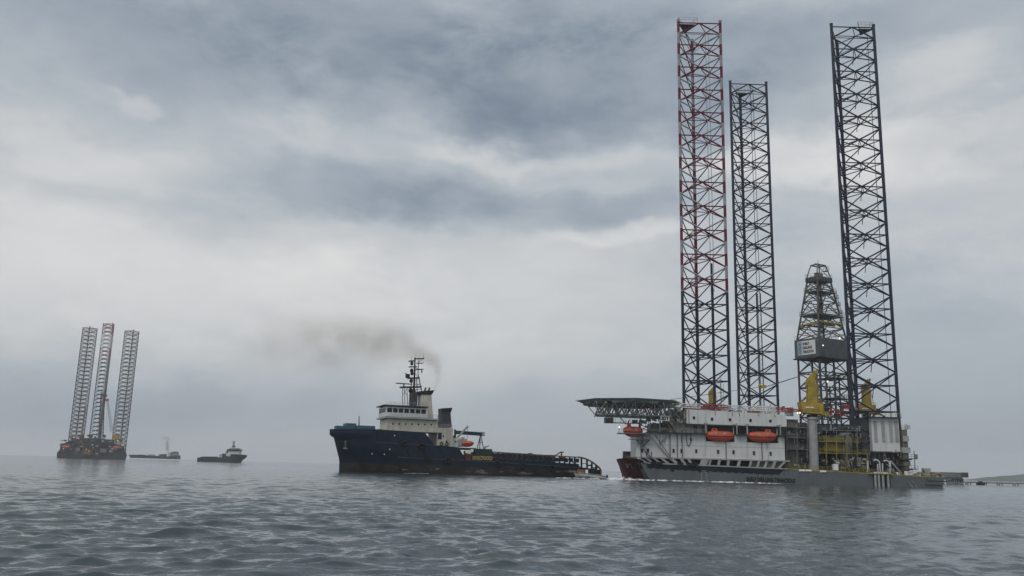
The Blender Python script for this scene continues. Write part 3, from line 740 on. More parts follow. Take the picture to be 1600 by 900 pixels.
# ---- cranes
def crane(px, ybase, ytop, dep, facing, name_label, boom=None, pedestal=True):
    """yellow pedestal crane: pedestal, slew ring, machinery house with cab, tall A-frame mast; px = centre of the pedestal"""
    o = U(px, ybase, dep); H_ = U(px, ytop, dep).z-o.z; s = H_/13.2
    g_ = MB(); g_.bar((o.x, o.y, 3.0), (o.x, o.y, o.z-.9*s), 1.35*s, 16); g_.bar((o.x, o.y, o.z-1.5*s), (o.x, o.y, o.z-.9*s), 1.7*s, 16); ped = g_.build('crane_pedestal', M['lgrey'], RIG)
    g_ = MB(); g_.bar(o+Vector((0, 0, -.9*s)), o+Vector((0, 0, -.1*s)), 1.55*s, 16); c = g_.build('crane', M['black'], RIG, name_label)
    f = facing
    def X(x, y, z): return Vector((o.x+x*f*s, o.y+y*s, o.z+z*s))
    g_ = MB(); a = [X(-3.4, -1.9, 0.4), X(2.6, -1.9, 0), X(2.6, 1.9, 0), X(-3.4, 1.9, .4)]; b = [X(-3.7, -1.9, 3.6), X(3.0, -1.9, 3.3), X(3.0, 1.9, 3.3), X(-3.7, 1.9, 3.6)]; a[0] = X(-3.1, -1.9, .3); a[3] = X(-3.1, 1.9, .3)
    g_.add(a+b, [(3, 2, 1, 0), (4, 5, 6, 7), (0, 1, 5, 4), (1, 2, 6, 5), (2, 3, 7, 6), (3, 0, 4, 7)]); hs = g_.build('machinery_house', M['yellow'], c)
    g_ = MB(); g_.obox(X(2.6, -1.2, -.2), X(2.0, 0, 0)-X(0, 0, 0), (0, 2.2*s, 0), (0, 0, 2.3*s)); g_.build('operator_cab', M['yellow'], c)
    g_ = MB(); g_.obox(X(3.4, -1.3, .9), X(1.3, 0, 0)-X(0, 0, 0), (0, .1*s, 0), (0, 0, 1.1*s)); g_.build('cab_window', M['glass'], c)
    for k in range(2):
        g_ = MB(); g_.obox(X(-2.4+k*1.3, -2.0, 1.75), X(1.15, 0, 0)-X(0, 0, 0), (0, .1*s, 0), (0, 0, .35*s)); g_.build('house_window', M['signwhite'], c)
    for k in range(3):
        g_ = MB(); g_.obox(X(-2.6+k*1.7, -1.98, .75), X(1.2, 0, 0)-X(0, 0, 0), (0, .08*s, 0), (0, 0, .7*s)); g_.build('louvre', M['dyellow'], c)
    g_ = MB(); g_.rail([X(-3.6, -1.95, 3.6), X(-1.4, -1.95, 3.55)], .9*s, .8, .04); g_.rail([X(1.6, -1.95, 3.4), X(3.0, -1.95, 3.3)], .9*s, .8, .04); g_.build('roof_rail', M['dyellow'], c, kind='stuff')
    # mast: two slanted box columns joined at the head
    for sy in (-1, 1):
        y0 = .75*sy
        pts = [X(-1.3, y0-.35, 2.7), X(1.4, y0-.35, 2.7), X(1.6, y0-.35, 8.5), X(1.05, y0-.35, 10.6), X(2.0, y0-.35, 13.0), X(1.4, y0-.35, 13.2), X(.2, y0-.35, 11.6), X(-1.0, y0-.35, 10.4), X(-1.35, y0-.35, 8.6), X(-1.0, y0-.35, 8.0)]
        g_ = MB(); g_.prism(pts, (0, .7*s, 0)); g_.build('mast_column', M['yellow'], c)
    g_ = MB()
    for z in (4.2, 5.6, 7, 8.4): g_.obox(X(-1.1, -1.15, z), X(2.4, 0, 0)-X(0, 0, 0), (0, 2.3*s, 0), (0, 0, .18*s))
    g_.rail([X(-1.6, -1.3, 8.9), X(-.9, -1.3, 8.9)], 1.0*s, .5, .04); g_.build('mast_platform', M['dyellow'], c, kind='stuff')
    g_ = MB(); g_.bar(X(1.6, -.9, 12.9), X(1.6, .9, 12.9), .35*s, 10); g_.build('head_sheave', M['dgrey'], c)
    g_ = MB(); g_.bar(X(2.1, 0, 2.6), X(1.75, 0, 12.6), .14*s); g_.bar(X(3.4, .9, 2.6), X(1.8, .8, 12.6), .1*s); g_.build('back_stay', M['dyellow'], c)
    return c, X
CR1, X1 = crane(1268.5, 647.5, 578.5, 252.5, 1, 'yellow crane with its red boom lowered towards the helideck')
CR2, X2 = crane(1112, 646, 602, 292, 1, 'yellow crane seen through the red and white leg')
CR3, X3 = crane(1354, 647, 592, 286, 1, 'yellow crane seen behind the nearest dark leg')
def boom():
    a, b = X1(-2.8, 0, 1.0), U(1018, 631.5, 249.5)
    d = (b-a).normalized(); w = .58; n = 44; wht, rd = M['signwhite'], M['red']
    mb = MB(); sd = Vector((0, 1, 0)); up = Vector((0, 0, 1)); L_ = (b-a).length
    for k in range(n):
        t0, t1 = k/n, (k+1)/n; h0 = w*min(1, .35+t0*5, .3+(1-t0)*4); h1 = w*min(1, .35+t1*5, .3+(1-t1)*4)
        p, q = a+d*L_*t0, a+d*L_*t1; mb.mat(0 if k % 22 < 8 else 1)
        c0 = [p+sd*sy*h0+up*sz*h0 for sy in (-1, 1) for sz in (-1, 1)]; c1 = [q+sd*sy*h1+up*sz*h1 for sy in (-1, 1) for sz in (-1, 1)]
        for u_, v_ in zip(c0, c1): mb.bar(u_, v_, .1, 5)
        for i, j in ((0, 1), (2, 3), (0, 2), (1, 3)):
            mb.bar(c0[i], c1[j], .07, 4); mb.bar(c0[i], c0[j], .06, 4)
    mb.build('crane_boom', [rd, wht], CR1)
    h = X1(1.6, 0, 12.9)
    blk = U(1193, 604, 251.5); tip = U(1019, 628.5, 249.5)
    for dy in (-.4, .4):
        m = MB(); m.tube([h+Vector((0, dy, 0)), blk+Vector((.9, dy, .3*dy))], .07, 5); m.build('pendant_cable', M['cable'], CR1)
    m = MB(); m.tube([blk, tip], .07, 5); m.build('pendant_cable', M['cable'], CR1)
    m = MB(); m.box(blk+Vector((0, 0, 0)), (1.5, .8, .8)); m.ball(blk+Vector((-1.1, 0, .2)), (.45, .4, .6)); m.build('pendant_block', M['yellow'], CR1)
    m = MB(); q = U(1020, 634, 249.5); m.bar(q, q-Vector((0, 0, 1.2)), .2); m.bar(q+Vector((-1, 0, .1)), q+Vector((1.2, 0, .1)), .25); m.build('boom_rest', M['brown'], CR1)
boom()

# ---- derrick
def derrick():
    u = Vector((.875, .485, 0)); v = Vector((-.485, .875, 0)); Z_ = Vector((0, 0, 1)); dep = 273
    c0 = U(1280.5, 550, dep); zb = U(1280.5, 556, dep).z; zt = U(1280.5, 526.5, dep).z; zc = zt
    o = Vector((c0.x, c0.y, 0)); LU, LV = 14.2, 10.2
    def P(a, b, z): return o+u*a+v*b+Z_*z
    # wind-wall box
    mb = MB(); mb.obox(P(0, 0, zb), u*LU, v*LV, Z_*(zt-zb)); root = mb.build('derrick', M['boxgrey'], RIG, 'steel lattice drilling derrick with a dark box round its middle')
    mb = MB(); mb.obox(P(0, 0, zb)-u*.4-v*.4-Z_*.35, u*(LU+.8), v*(LV+.8), Z_*.35); mb.build('box_floor', M['dgrey'], root)
    # sign on the face towards the bow
    s0 = .15*LV; sw = .72*LV
    e = -v; org = P(-.06, s0+sw, zb+.9); hgt = (zt-zb)-1.5
    mb = MB(); mb.obox(org, e*sw, u*.05, Z_*hgt); sg = mb.build('sign_board', M['signwhite'], root)
    mb = MB(); mb.obox(org-u*.03+e*.1+Z_*.1, e*sw*.25, u*.03, Z_*(hgt-.2)); mb.build('emblem_panel', paint('sign_pale_blue', (.30, .40, .44), .5, var=.02, streak=0, rust=0), sg)
    m = MB(); w_ = sw*.25
    for (a, b, h0, h1) in ((.3, .42, .12, .8), (.62, .74, .12, .8)): m.obox(org-u*.06+e*w_*a+Z_*hgt*h0, e*w_*(b-a), u*.03, Z_*hgt*(h1-h0))
    m.prism([org-u*.06+e*w_*.26+Z_*hgt*.72, org-u*.06+e*w_*.78+Z_*hgt*.72, org-u*.06+e*w_*.52+Z_*hgt*.93], u*.03)
    m.obox(org-u*.06+e*w_*.3+Z_*hgt*.45, e*w_*.44, u*.03, Z_*hgt*.07); m.build('emblem', M['signblue'], sg)
    m = MB()
    for k, tx in enumerate(('SHELF', 'DRILLING', 'TENACIOUS')):
        text_mb(tx, m, org-u*.05+e*sw*.30+Z_*hgt*(.69-.29*k), e, Z_, hgt*.20, sw*(.36, .52, .60)[k], .02)
    m.build('sign_lettering', M['ink'], sg)
    # tower above: four raked corner columns
    zk = U(1280, 440, dep+8).z; ztop = U(1275, 415, dep+8).z
    def corner(i, t):
        a = (0.6, LU-.6, LU-.6, .6)[i]; b = (.6, .6, LV-.6, LV-.6)[i]; k = t
        ca, cb = LU/2, LV/2; sa = 1-.52*k; sb = 1-.52*k
        return P(ca+(a-ca)*sa, cb+(b-cb)*sb, zt+(zk-zt)*t)
    for i in range(4):
        m = MB(); m.bar(corner(i, 0), corner(i, 1), .32, 8); m.build('corner_column', M['steel'], root)
    m = MB(); lv = [0, .2, .42, .64, .84, 1.0]
    for k in range(5):
        for i in range(4):
            j = (i+1) % 4; t0, t1 = lv[k], lv[k+1]; tm = (t0+t1)/2
            m.bar(corner(i, t1), corner(j, t1), .17, 6)
            if i in (0, 2): m.bar(corner(i, t0), corner(j, t1), .17); m.bar(corner(j, t0), corner(i, t1), .17)
            else:
                mid = (corner(i, t1)+corner(j, t1))/2; m.bar(corner(i, t0), mid, .17); m.bar(corner(j, t0), mid, .17)
            m.bar(corner(i, tm), corner(j, tm), .1)
    m.build('bracing', M['steel'], root)
    # crown: platform, top frame
    m = MB(); a, b = corner(0, 1), corner(2, 1)
    c4 = [corner(i, 1)+(corner(i, 1)-(corner(0, 1)+corner(2, 1))/2)*.14 for i in range(4)]
    m.prism([p-Z_*.4 for p in c4], Z_*1.5); cp = m.build('crown_platform', M['dgrey'], root)
    m = MB(); m.rail(c4[:]+[c4[0]], 2.2, 1.2, .05); m.build('railing', M['lgrey'], cp)
    m = MB(); mid = sum(c4, Vector())/4
    tp = [mid+(p-mid)*.55+Z_*(ztop-zk) for p in c4]
    for i in range(4): m.bar(c4[i], tp[i], .2); m.bar(tp[i], tp[(i+1) % 4], .24)
    m.bar(c4[0], tp[1], .12); m.bar(c4[1], tp[2], .12); m.bar(tp[0]-u*1, tp[2]+u*1+Z_*.3, .22); m.build('crown_frame', M['grey'], root)
    m = MB(); m.box(mid+Z_*1.9, (2.4, 1.6, 1.8), .5); m.bar(mid+Z_*2-u*1.2, mid+Z_*2+u*1.2, .9, 12); m.build('crown_block', M['olive'], root)
    m = MB(); q = tp[1]; m.obox(q-Z_*1.8, u*1.6, v*1.3, Z_*.15); m.rail([q-Z_*1.7, q-Z_*1.7+u*1.6, q-Z_*1.7+u*1.6+v*1.3], 1.5, .8, .05); m.build('lookout_platform', M['grey'], root)
    m = MB(); m.bar(mid+Z_*(ztop-zk), mid+Z_*(ztop-zk+2), .07); m.bar(tp[2], tp[2]+Z_*1.6, .06); m.build('antenna', M['lgrey'], root)
    # monkey board and racking floors
    for t, ex, nm in ((.40, 1.3, 'racking_platform'), (.80, .8, 'upper_platform')):
        c = [corner(i, t) for i in range(4)]; mm = sum(c, Vector())/4; c = [p+(p-mm)*.08 for p in c]; c[1] += u*ex; c[2] += u*ex
        m = MB(); m.prism(c, Z_*.25); pl = m.build(nm, M['grey'], root)
        m = MB(); m.rail([p+Z_*.25 for p in c]+[c[0]+Z_*.25], 1.3, 1.1, .05); m.build('railing', M['lgrey'], pl)
    m = MB(); c = [corner(i, .27) for i in range(4)]
    m.bar(c[0], c[1], .4, 6); m.bar(c[3]+u, c[2], .3, 6); m.bar(c[0]+v*3, c[1]+v*3, .3, 6); m.bar(c[0]+v*1-Z_*.5, c[0]+v*7-Z_*.5, .35); m.build('travel_beam', M['dyellow'], root)
    m = MB(); mid0 = P(LU/2, LV/2, 0)
    for d in (-.8, -.3, .3, .8): m.bar(P(LU/2+d, LV/2, zt), P(LU/2+d*.6, LV/2, zk), .12, 5)
    m.obox(P(LU/2-.8, LV/2-.6, zt+8), u*1.6, v*1.2, Z_*4); m.build('travelling_block', M['dgrey'], root)
    # ladder cage up the right-hand rear column
    m = MB()
    for k in range(26):
        p = corner(1, .28+k*.022)+u*.9; m.ring(p, .45, .04, (0, 0, 1), 8, 4)
    for d in (-.4, .4): m.bar(corner(1, .28)+u*.9+v*d, corner(1, .83)+u*.9+v*d, .05)
    m.build('ladder_cage', M['grey'], root)
    for k, t in enumerate((.35, .47, .6, .72)):
        m = MB(); p = corner(1, t)+u*.6; m.obox(p, u*1.2, v*1.2, Z_*.12); m.rail([p, p+u*1.2, p+u*1.2+v*1.2], 1.1, 1, .05); m.build('rest_platform', M['grey'], root)
    # substructure
    zd = 16.0; SU = [(0.7, .7), (LU-.7, .7), (LU-.7, LV-.7), (.7, LV-.7)]
    for a, b in SU+[(LU/2, .7), (LU*.5, LV-.7)]:
        m = MB(); m.bar(P(a, b, 4), P(a, b, zb), .36, 8); m.build('substructure_column', M['dgrey'], root)
    m = MB(); zl = np.linspace(zd, zb, 6)
    for k in range(5):
        for i in range(4):
            p, q = SU[i], SU[(i+1) % 4]; md = ((p[0]+q[0])/2, (p[1]+q[1])/2)
            m.bar(P(*p, zl[k+1]), P(*q, zl[k+1]), .2)
            if i in (0, 2):
                m.bar(P(*p, zl[k]), P(*md, zl[k+1]), .18); m.bar(P(*md, zl[k+1]), P(*q, zl[k]), .18)
            else:
                m.bar(P(*p, zl[k]), P(*q, zl[k+1]), .18); m.bar(P(*q, zl[k]), P(*p, zl[k+1]), .18)
    m.build('substructure_bracing', M['dgrey'], root)
    for k, (a, b) in enumerate(((3, 3), (5, 6), (8.5, 4), (10.5, 7), (12, 3), (4, 8))):
        m = MB(); m.bar(P(a, b, 14), P(a, b, zb-1-k % 3*4), .25+.1*(k % 2), 8); m.build('standpipe', M['lgrey'] if k % 2 else M['dgrey'], root)
    for z in (zb-6.5, zb-13):
        m = MB(); m.obox(P(LU*.45, .4, z), u*LU*.55, v*LV*.8, Z_*.25); m.rail([P(LU*.45, .4, z+.25), P(LU, .4, z+.25), P(LU, LV*.8, z+.25)], 1.2, 1.2, .05); m.build('service_platform', M['dgrey'], root)
    m = MB(); m.bar(P(LU-.2, -.6, 14), P(LU-.2, -.6, zb), .55, 10); m.build('white_duct', M['signwhite'], root)
    for a, b, z in ((LU+.2, -.2, zb-5), (LU+.2, -.2, zb-16.5), (2.8, -.2, zb-8), (9.8, .1, zt+.5)):
        m = MB(); m.ball(P(a, b, z), .3); m.build('work_light', M['lamp'], root)
    m = MB(); m.ball(P(1.6, -.15, zt-2.6), .22); m.build('work_light', M['wlamp'], root)
    m = MB()
    for k in range(8):
        for b in (0.1, LV-.1): p = P(k*LU/7, b, zt); m.bar(p, p+Z_*(1.2), .05, 4)
    m.bar(P(0, .1, zt+1.2), P(LU, .1, zt+1.2), .05, 4); m.bar(P(0, .1, zt+.6), P(LU, .1, zt+.6), .04, 4); m.bar(P(0, .1, zt+1.2), P(0, LV, zt+1.2), .05, 4); m.build('railing', M['grey'], root, kind='stuff')
    return root
DER = derrick()

# ---- deck behind the white house and the after deck
def afterdeck():
    rnd = random.Random(9)
    # cantilever and drill-floor masses seen behind crane and leg
    m = MB(); a, c = U(1228, 655, 268), U(1345, 740, 268); m.bx(a.x, c.x, 266, 284, 3.5, a.z-1.2); m.build('drill_module', M['dgrey'], RIG)
    for (x0, y0, x1, y1, dep, mt, nm) in ((1229, 655, 1250, 735, 254, 'olive', 'mud_module'), (1250, 660, 1262, 700, 256, 'dgrey', 'pump_module'), (1281, 662, 1312, 690, 257, 'blue', 'cement_unit'), (1286, 680, 1322, 705, 254, 'dyellow', 'yellow_skid'),
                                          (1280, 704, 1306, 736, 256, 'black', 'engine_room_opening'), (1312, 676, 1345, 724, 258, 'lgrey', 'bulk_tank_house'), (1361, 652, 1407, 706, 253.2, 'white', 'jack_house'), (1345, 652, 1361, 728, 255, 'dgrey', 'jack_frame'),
                                          (1361, 706, 1408, 738, 256, 'dgrey', 'lower_jack_frame'), (1302, 704, 1361, 738, 260, 'dgrey', 'after_bulkhead'), (1226, 706, 1262, 738, 258, 'olive', 'tank_bulkhead')):
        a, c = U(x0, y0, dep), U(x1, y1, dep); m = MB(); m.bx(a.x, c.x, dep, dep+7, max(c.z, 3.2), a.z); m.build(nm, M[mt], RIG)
    m = MB(); a, c = U(1359, 650.5, 251.6), U(1409, 653, 251.6); m.bx(a.x, c.x, 251.8, 262, c.z, a.z); jt = m.build('jack_house_top', M['dgrey'], RIG)
    r_ = MB(); r_.rail([(a.x, 251.9, a.z), (c.x, 251.9, a.z)], 1.1, 1.5, .05, 2); r_.build('railing', M['dyellow'], jt)
    for px, y0, y1 in ((1368, 658, 690), (1380, 658, 690), (1392, 658, 690), (1401, 658, 690)):
        m = MB(); x = U(px, 670, 253).x; m.bx(x-.4, x+.4, 252.9, 253.3, U(px, y1, 253).z, U(px, y0, 253).z); m.build('gear_case', M['lgrey'], RIG)
    clutter('drill_floor_pipework', [M['lgrey'], M['olive'], M['dgrey'], M['grey']], 1228, 1345, 664, 732, 252.5, 170, 21, 'ppppvvvvdcb', (.35, 1.2))
    for y_, xa_, xb_ in ((668, 1229, 1262), (684, 1229, 1262), (702, 1229, 1262), (672, 1275, 1345), (690, 1275, 1345), (708, 1275, 1360)):
        m = MB(); p, q = U(xa_, y_, 252), U(xb_, y_+.02*(xb_-xa_), 252); m.obox(p, q-p, (0, 3, 0), (0, 0, .18)); m.rail([p+Vector((0, 0, .18)), q+Vector((0, 0, .18))], 1.1, 1.3, .05, 2)
        for k in range(int((xb_-xa_)/16)+1): r0 = p.lerp(q, min(1, k*16/(xb_-xa_))); m.bar(r0, (r0.x, r0.y, max(3.6, r0.z-3.3)), .11)
        m.build('gallery', M['dyellow'] if y_ in (690, 708) else M['grey'], RIG)
    clutter('after_deck_gear', [M['olive'], M['lgrey'], M['dgrey'], M['dyellow']], 1300, 1360, 714, 737, 251.3, 110, 22, 'pvvvpvd', (.35, 1.1))
    clutter('jack_gear', [M['olive'], M['lgrey'], M['dgrey']], 1362, 1408, 706, 736, 251.8, 40, 23, 'pvv', (.4, 1.1))
    # top-of-deck outline: pipe racks and low boxes
    clutter('deck_top_gear', [M['lgrey'], M['cream'], M['dgrey'], M['red']], 1095, 1230, 637, 645, 256, 60, 24, 'bpvvd', (.35, 1.0))
    clutter('drill_floor_top_gear', [M['red'], M['lgrey'], M['dgrey'], M['red']], 1285, 1340, 634, 650, 262, 60, 25, 'bppvb', (.5, 1.4))
    m = MB(); m.rail([U(1076, 641, 250.2), U(1226, 648.5, 250.2)], 1.2, 1.6, .045, 2); m.build('railing', M['lgrey'], RIG)
    m = MB(); a, c = U(1120, 634, 258), U(1262, 640, 258)
    # light truss walkway on the roof
    w = MB()
    for x0, x1, y in ((1175, 1215, 634),): 
        p, q = U(x0, y, 257), U(x1, y+1.5, 257); w.bar(p, q, .12); w.bar(p-Vector((0, 0, 2)), q-Vector((0, 0, 2)), .12)
        for k in range(9): w.bar(p.lerp(q, k/9), p.lerp(q, (k+1)/9)-Vector((0, 0, 2)), .07, 4); w.bar(p.lerp(q, k/9), p.lerp(q, k/9)-Vector((0, 0, 2)), .06, 4)
    w.build('walkway_truss', M['white'], RIG)
    m = MB(); x, z = U(1127, 640, 256).x, U(1127, 640, 256).z; m.bar((x, 256, z-.5), (x, 256, z+9), .16, 6)
    for k in range(7): m.bar((x-1+.1*k, 256, z+1.5+k*1.2), (x+1-.1*k, 256, z+1.5+k*1.2), .06, 4)
    m.bar((x+.8, 256, z), (x+.8, 256, z+7.5), .07, 4); m.bar((x, 256, z+9), (x, 256, z+10.4), .05, 4); m.build('antenna_mast', M['lgrey'], RIG)
    # grey-olive column at the after end
    for (x0, y0, x1, y1, dy, mt) in ((1409, 671, 1421.5, 736, 3, 'olive'), (1411, 681, 1420.5, 690, 2.5, 'lgrey'), (1410, 699, 1423, 708, 2.4, 'lgrey'), (1409.5, 716, 1425, 719, 2.0, 'dgrey'), (1411, 720, 1423, 728, 2.5, 'olive'), (1409, 733, 1427, 735, 2.0, 'dgrey')):
        a, c = P250(x0, y0, dy), P250(x1, y1, dy); m = MB(); m.bx(a.x, c.x, a.y, a.y+4, c.z, a.z); m.build('after_column', M[mt], RIG)
    m = MB(); p, q = P250(1409, 671, 3), P250(1422, 671, 3); m.rail([p, q, q+Vector((0, 3, 0))], 1.1, .8, .05, 2); m.build('railing', M['dyellow'], RIG)
    m = MB(); p = P250(1416.5, 671, 4); m.bar(p, p+Vector((0, 0, 1.3)), .3, 8); m.ball(p+Vector((0, 0, 1.6)), .33); m.build('beacon', M['signwhite'], RIG)
    m = MB(); p = P250(1416.7, 665.5, 4); m.bar(p, p+Vector((0, 0, .5)), .2, 8); m.build('beacon_lamp', M['red'], RIG)
    m = MB(); p, q = P250(1420, 717.5, 3), P250(1434, 717.5, 3); m.obox(p, q-p, (0, 2, 0), (0, 0, .25)); m.rail([p+Vector((0, 0, .25)), q+Vector((0, 0, .25))], 1.1, .8, .05); p2, q2 = P250(1424, 733, 3), P250(1434.5, 734, 3); m.obox(p2, q2-p2, (0, 2, 0), (0, 0, .2)); m.rail([p2, q2], 1.1, .8, .05); m.build('side_platform', M['olive'], RIG)
    m = MB(); m.bar(P250(1428, 704, 3), P250(1430, 735, 3), .12); m.box(P250(1431, 713, 3), (.8, .6, 1.2)); m.build('flare_pipe', M['grey'], RIG)
    # sloping white chute, goosenecks, drums along the edge
    m = MB(); a, c = P250(1392, 721, .6), P250(1412, 744, .6); m.bar(a, c, .22, 8); m.bar(a-Vector((1.2, 0, .8)), c-Vector((1.2, 0, .4)), .16, 8); m.build('diagonal_strut', M['lgrey'], RIG)
    for px, yt, hook in ((1356, 720, 0), (1366, 719, 1), (1371.5, 725, 0), (1379, 724, 0), (1381.5, 720, 1), (1391, 720, 0)):
        m = MB(); p = P250(px, 741, .8); q = P250(px, yt, .8)
        if hook:
            pts = [q+Vector((-.2, 0, -.1)), q+Vector((.5, 0, .1))]+[q+Vector((.5+1.0*math.sin(k*.5), 0, -.9+1.0*math.cos(k*.5))) for k in range(1, 4)]+[Vector((q.x+1.5, q.y, p.z))]
        else: pts = [p, q]
        m.tube(pts, .19, 8); m.build('vent_pipe', M['white'], RIG)
    for px in (1253, 1263.5, 1286):
        m = MB(); p = P250(px, 735.6 if px < 1270 else 737, -.05); m.bar(p-Vector((.8, 0, 0)), p+Vector((.8, 0, 0)), .32, 12); m.bar(p-Vector((.9, 0, 0)), p-Vector((.8, 0, 0)), .38, 12); m.build('liferaft_canister', M['signwhite'], RIG)
    m = MB(); p = P250(1305, 730, .3); m.box(p, (1.4, 1.2, 1.7)); m.build('white_locker', M['signwhite'], RIG)
    # edge rail, toe board
    e = MB(); pts = [P250(x, y, .15) for x, y in ((1229, 735), (1300, 738.5), (1364, 742.5), (1400, 744.5), (1440, 746.5), (1472, 747.5))]
    for p, x in zip(pts, (1229, 1300, 1364, 1400, 1440, 1472)): p.z = 4.3-(x-1229)/244*1.35+.02
    e.rail(pts, 1.15, 1.3, .055, 2); e.build('edge_railing', M['dyellow'], RIG)
    t = MB()
    for p, q in zip(pts[:-1], pts[1:]): t.obox(p-Vector((0, .2, .25)), q-p, (0, .15, 0), (0, 0, .35))
    t.build('toe_board', M['dyellow'], RIG)
    m = MB(); a, c = P250(1358, 745, -.9), P250(1396, 745, -.9); m.bx(a.x, c.x, 249.2, 250.2, 3.35, 3.6); m.build('pipe_gallery', M['dyellow'], RIG)
    clutter('stern_deck_gear', [M['lgrey'], M['olive'], M['cream'], M['dgrey']], 1424, 1471, 738, 745, 250.5, 38, 27, 'bbpvd', (.3, .9))
    m = MB(); p = P250(1450, 745, 2); m.bx(p.x-.7, p.x+.7, 252, 254, p.z, p.z+1.6); m.box((p.x+.1, 253, p.z+2.0), (2.0, 1.5, .8)); m.build('stern_winch', M['lgrey'], RIG)
    m = MB(); p = P250(1428, 743, 1); m.bar(p-Vector((1.4, 0, 0)), p+Vector((1.4, 0, 0)), .42, 10); m.build('white_drum', M['signwhite'], RIG)
    for px, py in ((1246, 645.5), (1250, 645)):
        m = MB(); m.ball(U(px, py, 251), .24); m.build('work_light', M['lamp'], RIG)
afterdeck()

# ---- loose cargo standing on the rig's roof: things of their own
def crate(px0, py0, px1, py1, dep, mat, name, label, cat, ribs=5):
    a, c = U(px0, py0, dep), U(px1, py1, dep); w = c.x-a.x; h = a.z-c.z
    r_ = thing(name, ((a.x+c.x)/2, dep+1.2, c.z), label, cat)
    m = MB(); m.bx(a.x, c.x, dep, dep+2.4, c.z, a.z); m.build('container_body', mat, r_)
    m = MB()
    for k in range(ribs+1): x = a.x+w*k/ribs; m.bx(x-.07, x+.07, dep-.09, dep, c.z, a.z)
    m.bx(a.x-.05, c.x+.05, dep-.12, dep, a.z-.15, a.z+.03); m.bx(a.x-.05, c.x+.05, dep-.12, dep, c.z, c.z+.18); m.build('frame', mat, r_)
    return r_
crate(1175.5, 642, 1188, 656, 252, M['dorange'], 'cargo_container', 'bright orange ribbed cargo container on the roof beside the middle leg', 'container')
crate(1149, 644.5, 1164, 652, 252.5, M['brown'], 'cargo_basket', 'rusty brown cargo basket on the roof between the two left legs', 'cargo basket')
crate(1137, 648, 1149, 652, 252, M['brown'], 'cargo_skid', 'low rusty brown skid on the roof at the foot of the banded leg', 'cargo skid', 4)
r_ = crate(1073, 635.5, 1078.5, 641.5, 252, M['red'], 'deck_locker', 'red tall deck locker at the helideck end of the white roof', 'locker', 2)
r_ = crate(1079, 638.5, 1088, 641.8, 252.4, M['red'], 'deck_locker', 'low red deck locker on the white roof beside the banded leg', 'locker', 3)
def roof_tank(px, py, dep, rad, label):
    p = U(px, py, dep); r_ = thing('storage_tank', (p.x, dep, p.z), label, 'tank')
    m = MB(); m.bar(p, p+Vector((0, 0, rad*1.9)), rad, 16); m.ball(p+Vector((0, 0, rad*1.9)), (rad, rad, rad*.45), 16, 8); m.build('tank_shell', M['white'], r_)
    m = MB()
    for k in range(4): m.ring(p+Vector((0, 0, .2+k*rad*.55)), rad*1.02, .05, (0, 0, 1), 16, 4)
    m.bar(p+Vector((.1, -rad*1.05, 0)), p+Vector((.1, -rad*1.05, rad*1.9)), .08); m.build('tank_hoops', M['grey'], r_)
roof_tank(1233, 650, 254, 1.25, 'white domed tank on the deck to the left of the near yellow crane')
q = crate(1098, 638, 1108, 643.5, 252.5, M['lgrey'], 'cargo_container', 'pale grey container on the white roof inside the banded leg', 'container', 4)

# ---------------------------------------------------------------- the anchor-handling ship
class Frame:
    """a ship's own axes: s = metres aft of the stem, off = metres to the far side of the centreline, z = up"""
    def __init__(f, stem, stern):
        f.o = Vector((stem.x, stem.y, 0)); d = Vector((stern.x-stem.x, stern.y-stem.y, 0)); f.len = d.length; f.e = d.normalized()
        f.n = Vector((-f.e.y, f.e.x, 0))
        if f.n.y < 0: f.n = -f.n
    def W(f, s, off, z): return f.o+f.e*s+f.n*off+Vector((0, 0, z))
    def pix(f, px, py, off):
        """where the sight line through a photo point meets the fore-and-aft plane 'off' metres from the centreline"""
        r = ray(px, py); p0 = f.o+f.n*off; q = Vector((r.x, r.y, 0)); c = Vector((0, 0, EYE))
        t = (p0-c).dot(f.n)/q.dot(f.n); P = Vector((r.x*t, r.y*t, EYE+r.z*t))
        return (P-f.o).dot(f.e), P.z
    def at(f, px, py, off): s, z = f.pix(px, py, off); return f.W(s, off, z)
    def block(f, mb, x0, y0, x1, y1, off0, off1):
        """box whose near face spans the photo rectangle"""
        s0, z1 = f.pix(x0, y0, off0); s1, z0 = f.pix(x1, y1, off0)
        if z0 > z1: z0, z1 = z1, z0
        mb.obox(f.W(s0, off0, z0), f.e*(s1-s0), f.n*(off1-off0), Vector((0, 0, z1-z0))); return s0, s1, z0, z1
